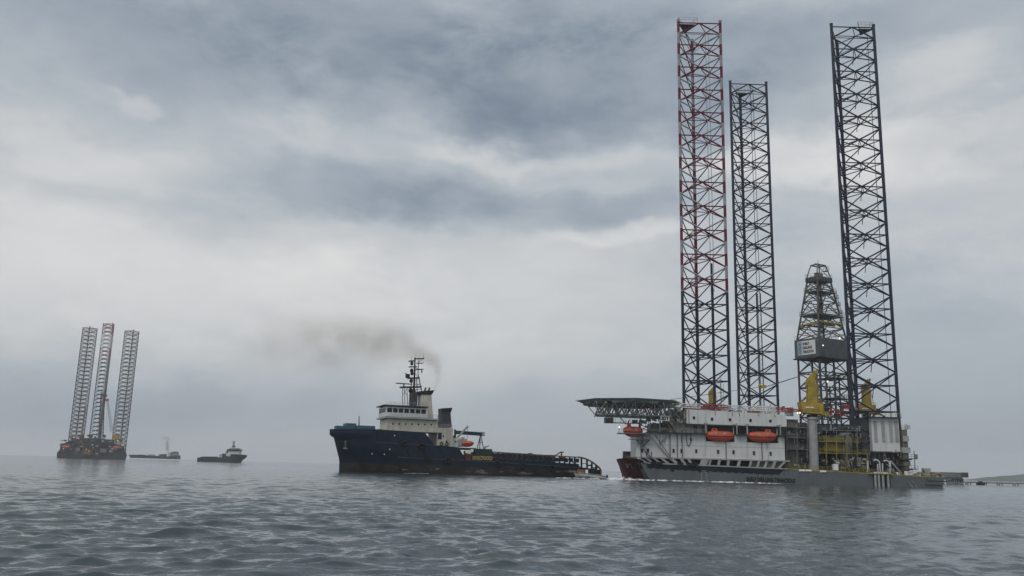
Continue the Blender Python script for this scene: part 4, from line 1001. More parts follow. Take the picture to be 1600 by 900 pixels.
def hull_loft(f, mb, B, Ls, ztop, stem, tent=(.30, .42), zlo=-1.2, stern_r=.0, nz=9, L_=None, smooth=True):
    """lofted ship hull. Ls: stations 0..1; ztop(s): sheer; stem(z): s of the stem at height z"""
    L_ = L_ or f.len; rows = []
    for t in Ls:
        for side in (-1, 1):
            col = []
            for k in range(nz+1):
                sa = t*L_; zt = ztop(sa); z = zlo+(zt-zlo)*k/nz
                s = stem(z)+t*(L_-stem(z)); vv = max(0, min(1, (z+1)/8.0)); te = tent[1]+(tent[0]-tent[1])*vv
                b = 1.0 if t >= te else (1-(1-t/te)**2.1)**.72
                if t > .9: b *= 1-.10*((t-.9)/.1)**2
                col.append((s, side*b*B/2, z))
            rows.append(col)
    n = len(Ls); W = f.W; P = [[W(*c) for c in r] for r in rows]
    idx = lambda i, side, k: (i*2+side)*(nz+1)+k
    v = [p for r in P for p in r]; fs = []
    for i in range(n-1):
        for k in range(nz):
            fs.append((idx(i, 0, k), idx(i, 0, k+1), idx(i+1, 0, k+1), idx(i+1, 0, k)))
            fs.append((idx(i, 1, k), idx(i+1, 1, k), idx(i+1, 1, k+1), idx(i, 1, k+1)))
    mb.add(v, fs, smooth)
    caps = []
    for i in range(n-1): caps.append((idx(i, 0, nz), idx(i, 1, nz), idx(i+1, 1, nz), idx(i+1, 0, nz)))
    caps.append(tuple([idx(n-1, 0, k) for k in range(nz+1)]+[idx(n-1, 1, k) for k in range(nz, -1, -1)]))
    mb.add(v, caps)
    return mb
def interp(tab, x):
    for (a, ya), (b, yb) in zip(tab[:-1], tab[1:]):
        if x <= b: return ya if x <= a else ya+(yb-ya)*(x-a)/(b-a)
    return tab[-1][1]
Zu = Vector((0, 0, 1))
from mathutils.bvhtree import BVHTree
def plating(o):
    """points on a hull's own skin along a sight line"""
    off = worldloc(o); me = o.data; t = BVHTree.FromPolygons([v.co+off for v in me.vertices], [tuple(p.vertices) for p in me.polygons])
    def on(px, py, out=0.0):
        r = ray(px, py).normalized(); c = Vector((0, 0, EYE)); loc, nrm, i, d = t.ray_cast(c, r)
        if loc is None: loc, nrm, i, d = t.find_nearest(U(px, py, off.y-8))
        if nrm.dot(r) > 0: nrm = -nrm
        return loc+nrm*out
    return on
def big_ship():
    stem = U(530, 737, 275); stern = U(918, 745, 303)
    f = Frame(stem, stern); B = 17.0; near = -B/2
    root = thing('supply_ship', f.W(f.len/2, 0, 0), 'large dark navy anchor-handling ship with a black lattice mast, bow pointing left', 'ship')
    S = lambda x, y: f.pix(x, y, near)
    s1, z1 = S(676, 676); s1b, z1b = S(685, 696); s2, z2 = S(721, 699); s2b, z2b = S(730, 718.5); s3, z3 = S(905, 731.5); sF, zF = S(600, 671)
    zbow = f.pix(516, 671.5, 0)[1]
    top = [(-9, zbow), (sF*.5, (zbow+zF)/2+.1), (sF, zF), (s1, z1), (s1b, z1b), (s2, z2), (s2b, z2b), (s3, z3), (f.len+5, z3)]
    Ls = sorted(set([0, .004, .01, .02, .035, .05, .07, .09, .12, .15, .19, .23, .27, .31, .36]+[min(1, max(0, q/f.len)) for q in (s1, s1b, s2, s2b, s3)]+list(np.linspace(.4, 1, 16))))
    zf, zr = f.pix(515, 680, 0)[1], f.pix(520, 682, 0)[1]
    stemtab = [(-2, 0), (f.pix(531, 719, 0)[1], -.2), (zr, f.pix(521, 682, 0)[0]), (zf, f.pix(515, 680, 0)[0]), (zbow+.2, f.pix(515, 672, 0)[0])]
    mb = MB(); hull_loft(f, mb, B, Ls, lambda s: interp(top, s), lambda z: interp(stemtab, z), (.20, .36), nz=16)
    hull = mb.build('hull', M['navyhull'], root)
    # gunwale and rubbing strakes, laid on the plating
    on = plating(hull)
    def run(pts, out):
        r_ = []
        for (xa, ya), (xb, yb) in zip(pts[:-1], pts[1:]):
            for k in range(8): r_.append(on(xa+(xb-xa)*k/8, ya+(yb-ya)*k/8, out))
        return r_+[on(*pts[-1], out)]
    for pts, r, mt in (([(590, 671), (640, 673), (676, 676)], .13, 'litstrake'), ([(586, 691.3), (640, 694), (687, 696.6), (721, 699)], .17, 'litstrake'), ([(622, 714.8), (700, 718.7), (760, 721.3), (830, 726), (905, 731.6)], .2, 'litstrake'),
                       ([(584, 672.5), (590, 691)], .15, 'blue'), ([(618.5, 673.5), (630, 694)], .16, 'blue'), ([(633, 697), (641, 713.5)], .15, 'blue'), ([(645.5, 675), (657, 695)], .16, 'blue'), ([(658, 698), (668.6, 716)], .16, 'blue'), ([(675, 677), (686, 696)], .17, 'blue'), ([(687, 698), (699, 718)], .16, 'blue'), ([(721, 699.5), (730.5, 719)], .18, 'blue')):
        m = MB(); m.tube(run(pts, .03), r, 6); m.build('rubbing_strake', M[mt], hull)
    m = MB()
    for x, y in ((616.5, 680.5), (609, 702), (581.5, 709), (600.5, 709.8)):
        p = on(x, y, 0); q = MB(); q.bar(p, on(x, y, .07), .2, 8); q.build('hull_mark', M['signwhite'], hull)
    # anchor pocket: its shade put in as a black sheet on the bow plating
    m = MB(); n_ = 6; g_ = [[on(536.5+9*a/n_, 688.5+17*b/n_, .06) for a in range(n_+1)] for b in range(n_+1)]
    vs_ = [p for r in g_ for p in r]; m.add(vs_, [(b*(n_+1)+a, (b+1)*(n_+1)+a, (b+1)*(n_+1)+a+1, b*(n_+1)+a+1) for a in range(n_) for b in range(n_)]); m.build('anchor_pocket_shade', M['black'], hull)
    m = MB(); m.bar(on(541, 690.5, .4), on(541, 701, .4), .2); m.bar(on(538, 700, .45), on(544, 701, .45), .26); m.ring(on(541, 690, .4), .35, .09, on(541, 690, 1)-on(541, 690, 0), 10, 5); m.build('anchor', M['grey'], hull)
    # forecastle gear under the blue covers
    m = MB(); 
    for x0, y0, x1, y1, o0, o1 in ((526, 665, 540, 674, -2.5, 2.5), (541, 661, 556, 674, -3, 3), (558, 664.5, 586, 674, -4, 4)): f.block(m, x0, y0, x1, y1, o0, o1)
    m.build('covered_winch', M['tarp'], root)
    m = MB(); b = f.at(561, 672, -2); t_ = f.at(561, 650, -2); m.bar(b, t_, .22, 8, .12); m.bar(t_-Zu*1.3-f.n*.7, t_-Zu*1.3+f.n*.7, .06); m.build('fore_mast', M['dgrey'], root)
    # superstructure
    m = MB(); f.block(m, 606, 654, 684, 676, -6.2, 6.2); low = m.build('deckhouse', M['cream'], root)
    m = MB(); f.block(m, 684, 668, 707, 699, -6.0, 6.0); aft = m.build('after_house', M['cream'], root)
    m = MB(); f.block(m, 706, 684, 721, 699, -5.0, 3.0); m.build('winch_house', M['white'], root)
    m = MB(); f.block(m, 602, 652.8, 686, 654.2, -7.2, 7.2); m.build('bridge_deck', M['lgrey'], root)
    m = MB(); s0, s1_, z0, z1_ = f.block(m, 603, 635, 668, 653, -5.6, 5.6); wh = m.build('wheelhouse', M['white'], root)
    m = MB(); f.block(m, 600, 633.3, 670, 635.2, -6.4, 6.4); m.build('wheelhouse_roof', M['dgrey'], root)
    zw0, zw1 = z0+(z1_-z0)*.42, z0+(z1_-z0)*.86
    for k in range(7):
        m = MB(); a = s0+.5+k*(s1_-s0-.8)/7; m.obox(f.W(a, -5.66, zw0), f.e*((s1_-s0-.8)/7-.35), f.n*.1, Zu*(zw1-zw0)); m.build('wheelhouse_window', M['glass'], wh)
    for k in range(6):
        m = MB(); a = -5.2+k*10.4/6; m.obox(f.W(s0-.06, a, zw0), f.e*.1, f.n*(10.4/6-.3), Zu*(zw1-zw0)); m.build('wheelhouse_window', M['glass'], wh)
    for x in (614, 624, 634, 644, 654, 664, 674):
        m = MB(); p = f.at(x, 662+.02*(x-600), -6.25); m.bar(p, p+f.n*.12, .3, 10); m.build('porthole', M['glass'], low)
    m = MB(); f.block(m, 684.6, 676, 690, 686.5, -6.08, -5.5); m.build('door', M['blue'], aft)
    for x, y in ((693, 681.5), (697.5, 689.5), (712, 690), (716, 690)):
        m = MB(); p = f.at(x, y, -6.1 if x < 706 else -5.1); m.bar(p, p+f.n*.15, .28, 10); m.build('porthole', M['glass'], aft)
    for x in (699, 703):
        m = MB(); m.bar(f.at(x, 668, -6.15), f.at(x, 696, -6.15), .09); m.build('vent_pipe', M['cream'], aft)
    m = MB(); m.rail([f.at(607, 653, -7), f.at(684, 653.5, -7)], 1.1, 1.5, .05, 2); m.rail([f.at(603, 633.3, -6), f.at(668, 634, -6)], 1.0, 1.5, .05, 1); m.rail([f.at(684, 668.3, -6), f.at(706, 668.6, -6)], 1.1, 1.2, .05, 2); m.build('railing', M['lgrey'], root, kind='stuff')
    # lifebuoys hang on the house: parts here since they are bolted racks
    for x, y in ((698.2, 693.8), (690, 693)):
        m = MB(); p = f.at(x, y, -6.25); m.ring(p, .5, .14, f.n, 14, 6); m.build('mooring_eye', M['ink'], aft)
    # funnel with slanted dark cap, and a second stack further aft
    m = MB(); a = [f.at(657, 654, -3), f.at(677, 654, -3), f.at(674, 616, -3), f.at(658, 616, -3)]; m.prism(a, f.n*4.2); fn = m.build('funnel', M['cream'], root)
    m = MB(); a = [f.at(656, 616.5, -3.2), f.at(675, 616.5, -3.2), f.at(679, 609.5, -3.2), f.at(655.5, 611.2, -3.2)]; m.prism(a, f.n*4.6); m.build('funnel_cap', M['black'], fn)
    m = MB()
    for x in (663, 669): m.bar(f.at(x, 612, -1), f.at(x+2.5, 605.5, -1), .3, 8)
    m.build('exhaust_pipe', M['brown'], fn)
    m = MB(); a = [f.at(688, 668, -2.5), f.at(706, 668, -2.5), f.at(704, 644, -2.5), f.at(690, 643, -2.5)]; m.prism(a, f.n*4); m.build('after_stack', M['dgrey'], root)
    m = MB(); a = [f.at(690, 644, -2.7), f.at(705, 644, -2.7), f.at(707, 637, -2.7), f.at(690, 638, -2.7)]; m.prism(a, f.n*4.4); m.build('after_stack_cap', M['black'], root)
    # lattice mast
    c = 0.0
    m = MB(); zs = [(640, 634), (643, 612), (645.5, 590), (647.5, 575), (648.5, 562)]
    f.block(m, 643, 612, 652, 634, -1.5, 1.5); m.build('mast_base', M['dgrey'], root)
    m = MB()
    def mp(x, y, o=0): return f.at(x, y, o)
    m.bar(mp(646, 634), mp(648.5, 559), .42, 8, .2)
    m.bar(mp(660, 616, -.8), mp(653, 584, -.4), .16); m.bar(mp(653, 584, -.4), mp(654.5, 562, 0), .13); m.bar(mp(652, 616, .8), mp(651, 590, .4), .14); m.bar(mp(640, 616, .6), mp(645, 590, .3), .13)
    for y, x in ((575, 652.5), (590, 655), (600, 656.5), (608, 658)): m.bar(mp(646.5, y+1), mp(x, y), .08)
    for a_, b_ in (((647, 598), (653, 590)), ((647, 606), (656, 600)), ((648, 582), (653, 590)), ((652, 575), (648, 582)), ((654, 566), (660, 562))): m.bar(mp(*a_), mp(*b_), .07)
    mast = m.build('mast', M['black'], root)
    for (x0, x1, y, th_, nm) in ((638, 656, 591.5, .4, 'mast_platform'), (640, 652, 573.5, .25, 'mast_platform'), (640, 649, 564.5, .3, 'mast_platform'), (626, 659, 606, .45, 'mast_platform'), (651, 662, 577.5, .22, 'mast_yard'), (649, 663, 560.8, .25, 'mast_yard'), (652, 662, 567.5, .15, 'mast_yard')):
        m = MB(); p, q = mp(x0, y, -.9), mp(x1, y-.02*(x1-x0), -.9); m.obox(p, q-p, f.n*1.8, Zu*th_); m.build(nm, M['black'], mast)
    m = MB(); p, q = mp(618.5, 599.5), mp(644, 601.2); m.obox(p-f.n*.2, q-p, f.n*.4, Zu*.32); m.bar(mp(631, 605), mp(631, 600), .25); m.build('radar_scanner', M['dgrey'], mast)
    m = MB(); p = mp(637, 587.5, -.5); m.box(p, (1.2, .8, 1.3), .6); m.bar(p+Zu*.2, p+Zu*.9-f.e*.8, .16); m.build('searchlight', M['black'], mast)
    for x, y, r_ in ((643.5, 568, .55), (643.3, 579, .6), (643.8, 583.5, .55), (642.5, 595, .6), (641.5, 610, .7), (646, 612, .8)):
        m = MB(); m.ball(mp(x, y, -.6), (r_, r_, r_*1.2), 8, 6); m.build('signal_lamp', M['black'], mast)
    m = MB()
    for x, y0, y1 in ((643, 564, 558), (648.6, 560, 556), (661.5, 560, 553.5), (655, 561, 557)): m.bar(mp(x, y0), mp(x, y1), .06, 4)
    m.bar(mp(662, 561), mp(662, 568), .03, 4); m.build('aerials', M['black'], mast, kind='stuff')
    m = MB(); m.ball(mp(659, 580.5), (.22, .22, .5), 8, 6); m.build('signal_shape', M['black'], mast)
    m = MB()
    for x in (629, 632.5, 636, 640): m.bar(mp(x, 606, -.7), mp(x-.5+(.5 if x < 633 else 1.5), 634, -.7), .1)
    m.bar(mp(629, 607, -.7), mp(636, 618, -.7), .07); m.bar(mp(636, 607, -.7), mp(629, 618, -.7), .07); m.build('radar_frame', M['black'], mast)
    # tugger crane lying on its crutch
    m = MB(); p, q = mp(711.5, 676, -3), mp(753, 678.8, -3); d = q-p; m.obox(p-Zu*.45, d, f.n*.8, Zu*1.15); cr = m.build('deck_crane', M['dgreen'], root)
    m = MB(); m.bar(mp(711.2, 697, -2.6), mp(711, 671, -2.6), .34, 8); m.build('crane_post', M['dgreen'], cr)
    m = MB(); f.block(m, 753.8, 675, 757.5, 681.5, -3.2, -1.8); m.build('boom_head', M['lgrey'], cr)
    m = MB(); m.prism([mp(706, 686.5, -3), mp(714, 686.5, -3), mp(711.5, 680, -3), mp(709.5, 680.5, -3)], f.n*1.5); m.build('crane_base', M['dgreen'], cr)
    m = MB(); hd = mp(751, 679, -2.6)
    for x in (745, 749.5, 756): m.bar(hd if x != 749.5 else mp(750.3, 684, -2.6), mp(x, 703, -2.6), .16)
    m.bar(mp(747.7, 691.5, -2.6), mp(753.2, 691.5, -2.6), .1); m.build('boom_crutch', M['dgrey'], cr)
    # white davit and its mast clutter
    m = MB(); p, q = mp(714, 687, -4.5), mp(730.5, 668.8, -4.5); m.obox(p, q-p, f.n*.5, Zu*.85); m.bar(q, q+Zu*.6, .3); dv = m.build('davit', M['lgrey'], root)
    m = MB(); m.bar(mp(730.5, 669, -4.4), mp(730, 688, -4.4), .06); m.build('davit_fall', M['cable'], dv)
    m = MB(); f.block(m, 716, 686, 722.5, 698.5, -5.2, -3.8); f.block(m, 721.5, 683, 725.5, 690, -4.8, -3.8); m.build('davit_pedestal', M['lgrey'], dv)
    # low house aft, green deck plating with yellow lettering
    m = MB(); f.block(m, 724, 699.5, 744, 703, -6.5, 2); m.build('winch_deck', M['dgreen'], root)
    m = MB(); f.block(m, 743.5, 701, 769, 712, -8.2, -2); m.build('winch_shelter', M['dgreen'], root)
    m = MB(); f.block(m, 728.5, 704.5, 739, 719, -7, -4); m.build('towing_winch', M['brown'], root)
    for x, y in ((729.5, 706), (733.5, 707), (737.5, 704)):
        m = MB(); p = mp(x, y, -7.2); m.box(p, (.9, .8, .9)); m.build('vent_cowl', M['signwhite'], root)
    m = MB(); s0, z0 = f.pix(736, 719, near+.1); s1_, z1_ = f.pix(771, 712, near+.1); m.obox(f.W(s0, near+.1, z0-.1), f.e*(s1_-s0), f.n*.2, Zu*1.75); nb = m.build('name_board', M['blue'], root)
    m = MB(); text_mb('\\0000CPOOO/', m, f.W(s0+.3, near+.06, z0+.1), f.e, Zu, 1.35, s1_-s0-.6, .05); m.build('name_lettering', M['yink'], nb)
    # cargo rail: a long dark fence of plates with gaps, brown timber on top
    s0, zt0 = f.pix(769, 706, near+.4); s1_, zt1 = f.pix(905, 714.5, near+.4); zb0 = f.pix(769, 720, near+.4)[1]-.3; zb1 = f.pix(905, 729, near+.4)[1]-.6
    n = 17; rnd = random.Random(5)
    m = MB()
    for k in range(n):
        a, b = k/n, (k+1)/n; sa, sb = s0+(s1_-s0)*a, s0+(s1_-s0)*b; za, zb = zt0+(zt1-zt0)*a, zt0+(zt1-zt0)*b; ba = zb0+(zb1-zb0)*a
        h = za-ba; m.obox(f.W(sa, near+.45, ba+h*.02), f.e*(sb-sa), f.n*.25, Zu*h*.36)
        m.obox(f.W(sa, near+.45, ba+h*(.48+rnd.uniform(-.03, .03))), f.e*(sb-sa)*rnd.choice((1, .8, 1, .6)), f.n*.25, Zu*h*.36)
        m.obox(f.W(sa, near+.3, ba), f.e*.45, f.n*.5, Zu*h*.97)
    cgr = m.build('cargo_rail', M['blue'], root)
    m = MB(); m.obox(f.W(s0, near+.2, zt0-.22), f.W(s1_, near+.2, zt1-.22)-f.W(s0, near+.2, zt0-.22), f.n*.8, Zu*.36); m.build('rail_capping', M['brown'], cgr)
    m = MB(); m.obox(f.W(s0, 2, zt0-3.0), f.e*(s1_-s0-5), f.n*.4, Zu*2.2); m.obox(f.W(s0, 8.0, zt0-3.0), f.e*(s1_-s0-2), f.n*.4, Zu*2.9); m.build('far_cargo_rail', M['dgrey'], root)
    m = MB(); m.tube([mp(868, 711.5, -8), mp(876, 706.5, -8), mp(880.5, 706.5, -8)], .22); m.bar(mp(877.3, 706.8, -8), mp(877.3, 712.5, -8), .26); m.build('rail_davit', M['brown'], root)
    m = MB(); f.block(m, 826.5, 707.8, 832, 709.4, -8.2, -7.4); m.build('rail_roller', M['brown'], root)
    m = MB(); m.bar(mp(757.8, 702, -6), mp(757.8, 697.5, -6), .22); m.bar(mp(757.8, 699, -6), mp(764, 696.5, -6), .14); m.build('fire_monitor', M['dgrey'], root)
    # open stern frame: curved rail, legs and plates with the sea showing through
    m = MB(); arc = [mp(x, y, near+.4) for x, y in ((903, 714.2), (910, 715.3), (916, 717.2), (922, 720), (928, 723.8), (933, 727.7), (937, 731.5), (939, 735), (938.8, 743))]
    arc2 = [p+f.n*(B-1) for p in arc]; m.tube(arc, .28, 8); m.tube(arc2, .28, 8); st = m.build('stern_frame', M['brown'], root)
    for x, y0, y1 in ((908.8, 716, 741), (917.5, 718.5, 742), (925, 723, 743), (931.5, 727, 744)):
        m = MB(); p, q = mp(x, y0, near+.4), mp(x, y1, near+.4); m.obox(q-f.e*.25, f.e*.55, f.n*.4, p-q); m.build('stern_post', M['blue'], st)
    for x0, y0, x1, y1 in ((905, 730.5, 918.5, 736), (917.5, 732, 926, 743), (925, 733.5, 939, 741.5), (917, 726, 926, 728.5), (925, 730, 938, 732), (909.5, 723.8, 917, 725)):
        m = MB(); f.block(m, x0, y0, x1, y1, near+.5, near+.8); m.build('stern_plate', M['blue'], st)
    m = MB(); f.block(m, 905, 736, 938.5, 745.5, -5, 5); m.build('stern_roller_deck', M['black'], root)
    m = MB()
    a, b = mp(919, 742.5, -8), mp(919, 742.5, -8)+f.n*14; m.bar(a, b, 1.2, 14); m.build('stern_roller', M['dgrey'], root)
    return f, root, near
SF, SHIP, NEAR = big_ship()
def loose_on_ship():
    f, near = SF, NEAR; on = plating([o for o in SHIP.children if o.name.startswith('hull')][0])
    # tyre fenders hung along the side
    for k, (x, y) in enumerate(((631.5, 694), (658, 697), (668.5, 717.5), (699, 719.5), (776, 725.5), (816, 728.5), (862, 732))):
        m = MB(); p = on(x, y, .4); m.ring(p, .78, .34, (on(x, y, 1)-on(x, y, 0)), 16, 8)
        solo(m, 'tyre_fender', M['tyre'], 'black tyre fender hanging on the side of the navy ship', 'fender', 'tyre fenders along the navy ship')
    # orange rescue boat in the davit
    r_ = thing('rescue_boat', f.at(731, 698, -5), 'small red-orange rescue boat hanging in the davit of the navy ship', 'rescue boat')
    c = f.at(731, 693.5, -5); L_ = (f.at(740, 693, -5)-f.at(721.5, 693, -5)).length/2; v = []; fs = []; n, mm = 13, 10
    for i in range(n):
        t = -1+2*i/(n-1); s = max(.05, (1-max(0, t)**2.4))**.6*(1 if t > -.98 else .75)*(.82+.18*min(1, t+1.4))
        for j in range(mm):
            a = 2*math.pi*j/mm; v.append(c+f.e*t*L_+f.n*math.cos(a)*1.25*s+Zu*(math.sin(a)*(1.05 if math.sin(a) < 0 else .95)*s+.25*max(0, t)))
    for i in range(n-1):
        for j in range(mm): fs.append((i*mm+j, i*mm+(j+1) % mm, (i+1)*mm+(j+1) % mm, (i+1)*mm+j))
    m = MB(); m.add(v, fs, True); m.add(v, [tuple(range(mm)), tuple(range(n*mm-1, (n-1)*mm-1, -1))]); m.build('boat_hull', M['orange'], r_)
    m = MB(); m.tube([v[i*mm+5]-f.n*.05 for i in range(n)], .09); m.build('fender_rail', M['ink'], r_)
    m = MB(); m.obox(c-f.e*1.8+Zu*.7-f.n*.5, f.e*1.3, f.n*1.0, Zu*.8); m.build('conning_cabin', M['lgrey'], r_)
loose_on_ship()

# ---------------------------------------------------------------- red ship lying behind the rig's bow
def red_ship():
    head = Vector((.42, .907, 0)); stem = U(986, 742, 292); f = Frame(stem, stem+head*58); B = 15.5
    f.e = head.normalized(); f.n = Vector((-f.e.y, f.e.x, 0))*-1      # n to the right-hand side as seen
    root = thing('tug', f.W(25, 0, 0), 'dark red ship whose raked bow sticks out behind the left end of the large rig', 'ship')
    zb = U(968, 711, 287).z
    mb = MB(); Ls = [0, .01, .03, .06, .1, .15, .2, .26, .33, .42, .55, .7, .85, 1]
    hull_loft(f, mb, B, Ls, lambda s: interp([(-9, zb), (-4, zb-.2), (0, zb-.9), (14, zb-1.7), (58, zb-2.6)], s), lambda z: interp([(-2, 0), (1, -.3), (4, -2.4), (zb+.3, -6.4)], z), (.26, .40), nz=10)
    h = mb.build('hull', M['redhull'], root)
    on = plating(h); m = MB()
    for pts in (((978.2, 725), (982.8, 724.6)), ((978.6, 726.6), (983.2, 726.2)), ((979, 728.2), (983.6, 728)), ((979.3, 729.8), (982, 729.7)), ((984.4, 724.4), (986.2, 728.6)), ((986.2, 728.6), (987.8, 731))):
        m.bar(on(*pts[0], .03), on(*pts[1], .03), .13, 5)
    m.build('bow_lettering', M['lgrey'], h)
    m = MB(); p = U(979.5, 710, 296); m.box((p.x, 296, p.z-.3), (2.3, 2.0, 2.6), .2); m.build('winch_housing', M['blue'], root)
    m = MB(); p = U(990.5, 710, 296); m.bar((p.x-.9, 296, p.z-.1), (p.x+1.0, 296, p.z-.1), .85, 12); m.box((p.x, 296, p.z-1.0), (2.0, 1.6, 1.4)); m.build('windlass', M['brown'], root)
    m = MB(); p = U(986.5, 713, 295); m.ball((p.x, 296, p.z-.3), .55); m.build('fairlead_drum', M['cream'], root)
    m = MB(); a = [U(x, y, 288) for x, y in ((977, 716), (986, 717.5), (996, 717))]; m.rail(a, .9, .6, .07, 2); m.build('railing', M['dyellow'], root)
    m = MB(); m.box(f.W(32, 0, 9), (7, 9, 8), math.atan2(f.e.y, f.e.x)-1.57); m.build('deckhouse', M['white'], root)
    return root
red_ship()

# ---------------------------------------------------------------- small white speedboat and its wake
def speedboat():
    y0 = 249; a, b = U(898, 747.2, y0), U(950, 750, y0); L_ = b.x-a.x; c = Vector((a.x, y0, 0))
    root = thing('speedboat', (a.x+L_/2, y0, 0), 'low white speedboat planing past the stern of the navy ship', 'boat')
    sec = []; n = 12
    for i in range(n):
        t = i/(n-1)                                   # 0 bow (left, lifted) .. 1 stern
        hw = 1.35*(1-(1-min(1, t/.5))**2.2)**.6 if t < .5 else 1.35-.15*(t-.5)
        hw = max(hw, .04); deck = 1.85-.95*t+.1*math.sin(t*3); keel = .55-.85*t if t < .6 else .04-.28*(t-.6)/.4*.9
        ch = keel+(deck-keel)*.4; x = a.x+L_*.94*t
        sec.append([Vector((x-.5*(1-t), y0-hw, deck)), Vector((x, y0-hw*.86, ch)), Vector((x+.3*(1-t), y0, keel)), Vector((x, y0+hw*.86, ch)), Vector((x-.5*(1-t), y0+hw, deck))])
    mb = MB(); v = [p for s in sec for p in s]; fs = []
    for i in range(n-1):
        for k in range(4): fs.append((i*5+k, (i+1)*5+k, (i+1)*5+k+1, i*5+k+1))
        fs.append((i*5+4, (i+1)*5+4, (i+1)*5, i*5))
    mb.add(v, fs); mb.add(v, [((n-1)*5, (n-1)*5+4, (n-1)*5+3, (n-1)*5+2, (n-1)*5+1)]); mb.build('hull', M['signwhite'], root)
    m = MB(); m.tube([s[0]+Vector((0, -.03, -.16)) for s in sec], .07); m.tube([s[4]+Vector((0, .03, -.16)) for s in sec], .07); m.build('rub_rail', M['ink'], root)
    m = MB(); q = sec[-1][2]; m.box((q.x+.3, y0, .75), (.5, .5, .9)); m.bar((q.x+.35, y0, .5), (q.x+.45, y0, -.4), .1); m.build('outboard_motor', M['ink'], root)
    x = U(906, 740, y0).x; m = MB(); m.add([(x-1.2, y0-.9, 1.5), (x+1.2, y0-.9, 1.35), (x+1.2, y0+.9, 1.35), (x-1.2, y0+.9, 1.5), (x-.3, y0-.75, 2.6), (x+1.2, y0-.8, 2.5), (x+1.2, y0+.8, 2.5), (x-.3, y0+.75, 2.6)], [(4, 5, 6, 7), (0, 1, 5, 4), (1, 2, 6, 5), (2, 3, 7, 6), (3, 0, 4, 7)]); m.build('cuddy', M['brown'], root)
    m = MB(); m.box((x+1.9, y0, 1.9), (.7, 1.3, 1.2)); m.build('console', M['signwhite'], root)
    m = MB(); m.rail([(x-3.0, y0-.4, 1.75), (x-1.2, y0-.95, 1.6)], .5, .8, .04); m.build('bow_rail', M['lgrey'], root)
speedboat()

def foam_material():
    g = G('white_foam'); g.b.inputs['Roughness'].default_value = .8; g.b.inputs['Base Color'].default_value = (.78, .81, .83, 1)
    n = g.noise(1.3, 6, rough=.7, mapscale=(.5, 1, 1)); a = g.step(n, .40, .56); g.l(a, g.b.inputs['Alpha']); return g.m
M['foam'] = foam_material()
def foam():
    rnd = random.Random(3)
    def ridge(mb, pts, seed):
        """heaped-up white water along a line: (x, y, height, half width)"""
        rnd.seed(seed); rows = []
        P = []
        for (a, b) in zip(pts[:-1], pts[1:]):
            L_ = math.hypot(b[0]-a[0], b[1]-a[1]); n = max(2, int(L_/.45))
            for k in range(n): P.append([a[i]+(b[i]-a[i])*k/n for i in range(4)])
        for p in P:
            h = p[2]*rnd.uniform(.45, 1.25); w = p[3]*rnd.uniform(.7, 1.2); rows.append([Vector((p[0], p[1]-w, -.06)), Vector((p[0]+rnd.uniform(-.1, .1), p[1]-w*.55, h*.6)), Vector((p[0], p[1], h)), Vector((p[0], p[1]+w*.5, h*.7)), Vector((p[0], p[1]+w, -.06))])
        v = [q for r in rows for q in r]; mb.add(v, [(i*5+k, i*5+k+1, (i+1)*5+k+1, (i+1)*5+k) for i in range(len(rows)-1) for k in range(4)], True)
    X = lambda px, y: U(px, 748, y).x
    m = MB(); ridge(m, [(X(944, 249), 249, .35, .5), (X(955, 249), 249.2, .8, 1.0), (X(975, 249), 249.5, .75, 1.4), (X(992, 249.5), 249.2, .5, 1.3), (X(1010, 249), 248.2, .35, .8), (X(1020, 248), 247, .12, .6)], 1)
    ridge(m, [(X(870, 250), 251, .12, .5), (X(898, 250), 250.3, .25, .6), (X(920, 249), 247.9, .42, .6), (X(944, 249), 248, .3, .5)], 2)
    o = solo(m, 'wake_foam', M['foam'], None, None, kind='stuff')
    m = MB(); ridge(m, [(X(1008, 249), 249.6, .22, .4), (X(1060, 249), 249.3, .28, .4), (X(1100, 249), 249.2, .25, .4), (X(1150, 249), 249.0, .3, .5), (X(1190, 249), 249.1, .25, .4), (X(1225, 249), 249.3, .02, .15)], 4)
    solo(m, 'bow_wave_foam', M['foam'], None, None, kind='stuff')
    f = SF; m = MB()
    pts = []
    for x, h in ((630, .03), (640, .14), (660, .12), (672, .04)):
        s, z = f.pix(x, 739, NEAR-.5); p = f.W(s, NEAR-.6, 0); pts.append((p.x, p.y, h, .45))
    ridge(m, pts, 6); solo(m, 'hull_wash_foam', M['foam'], None, None, kind='stuff')
foam()

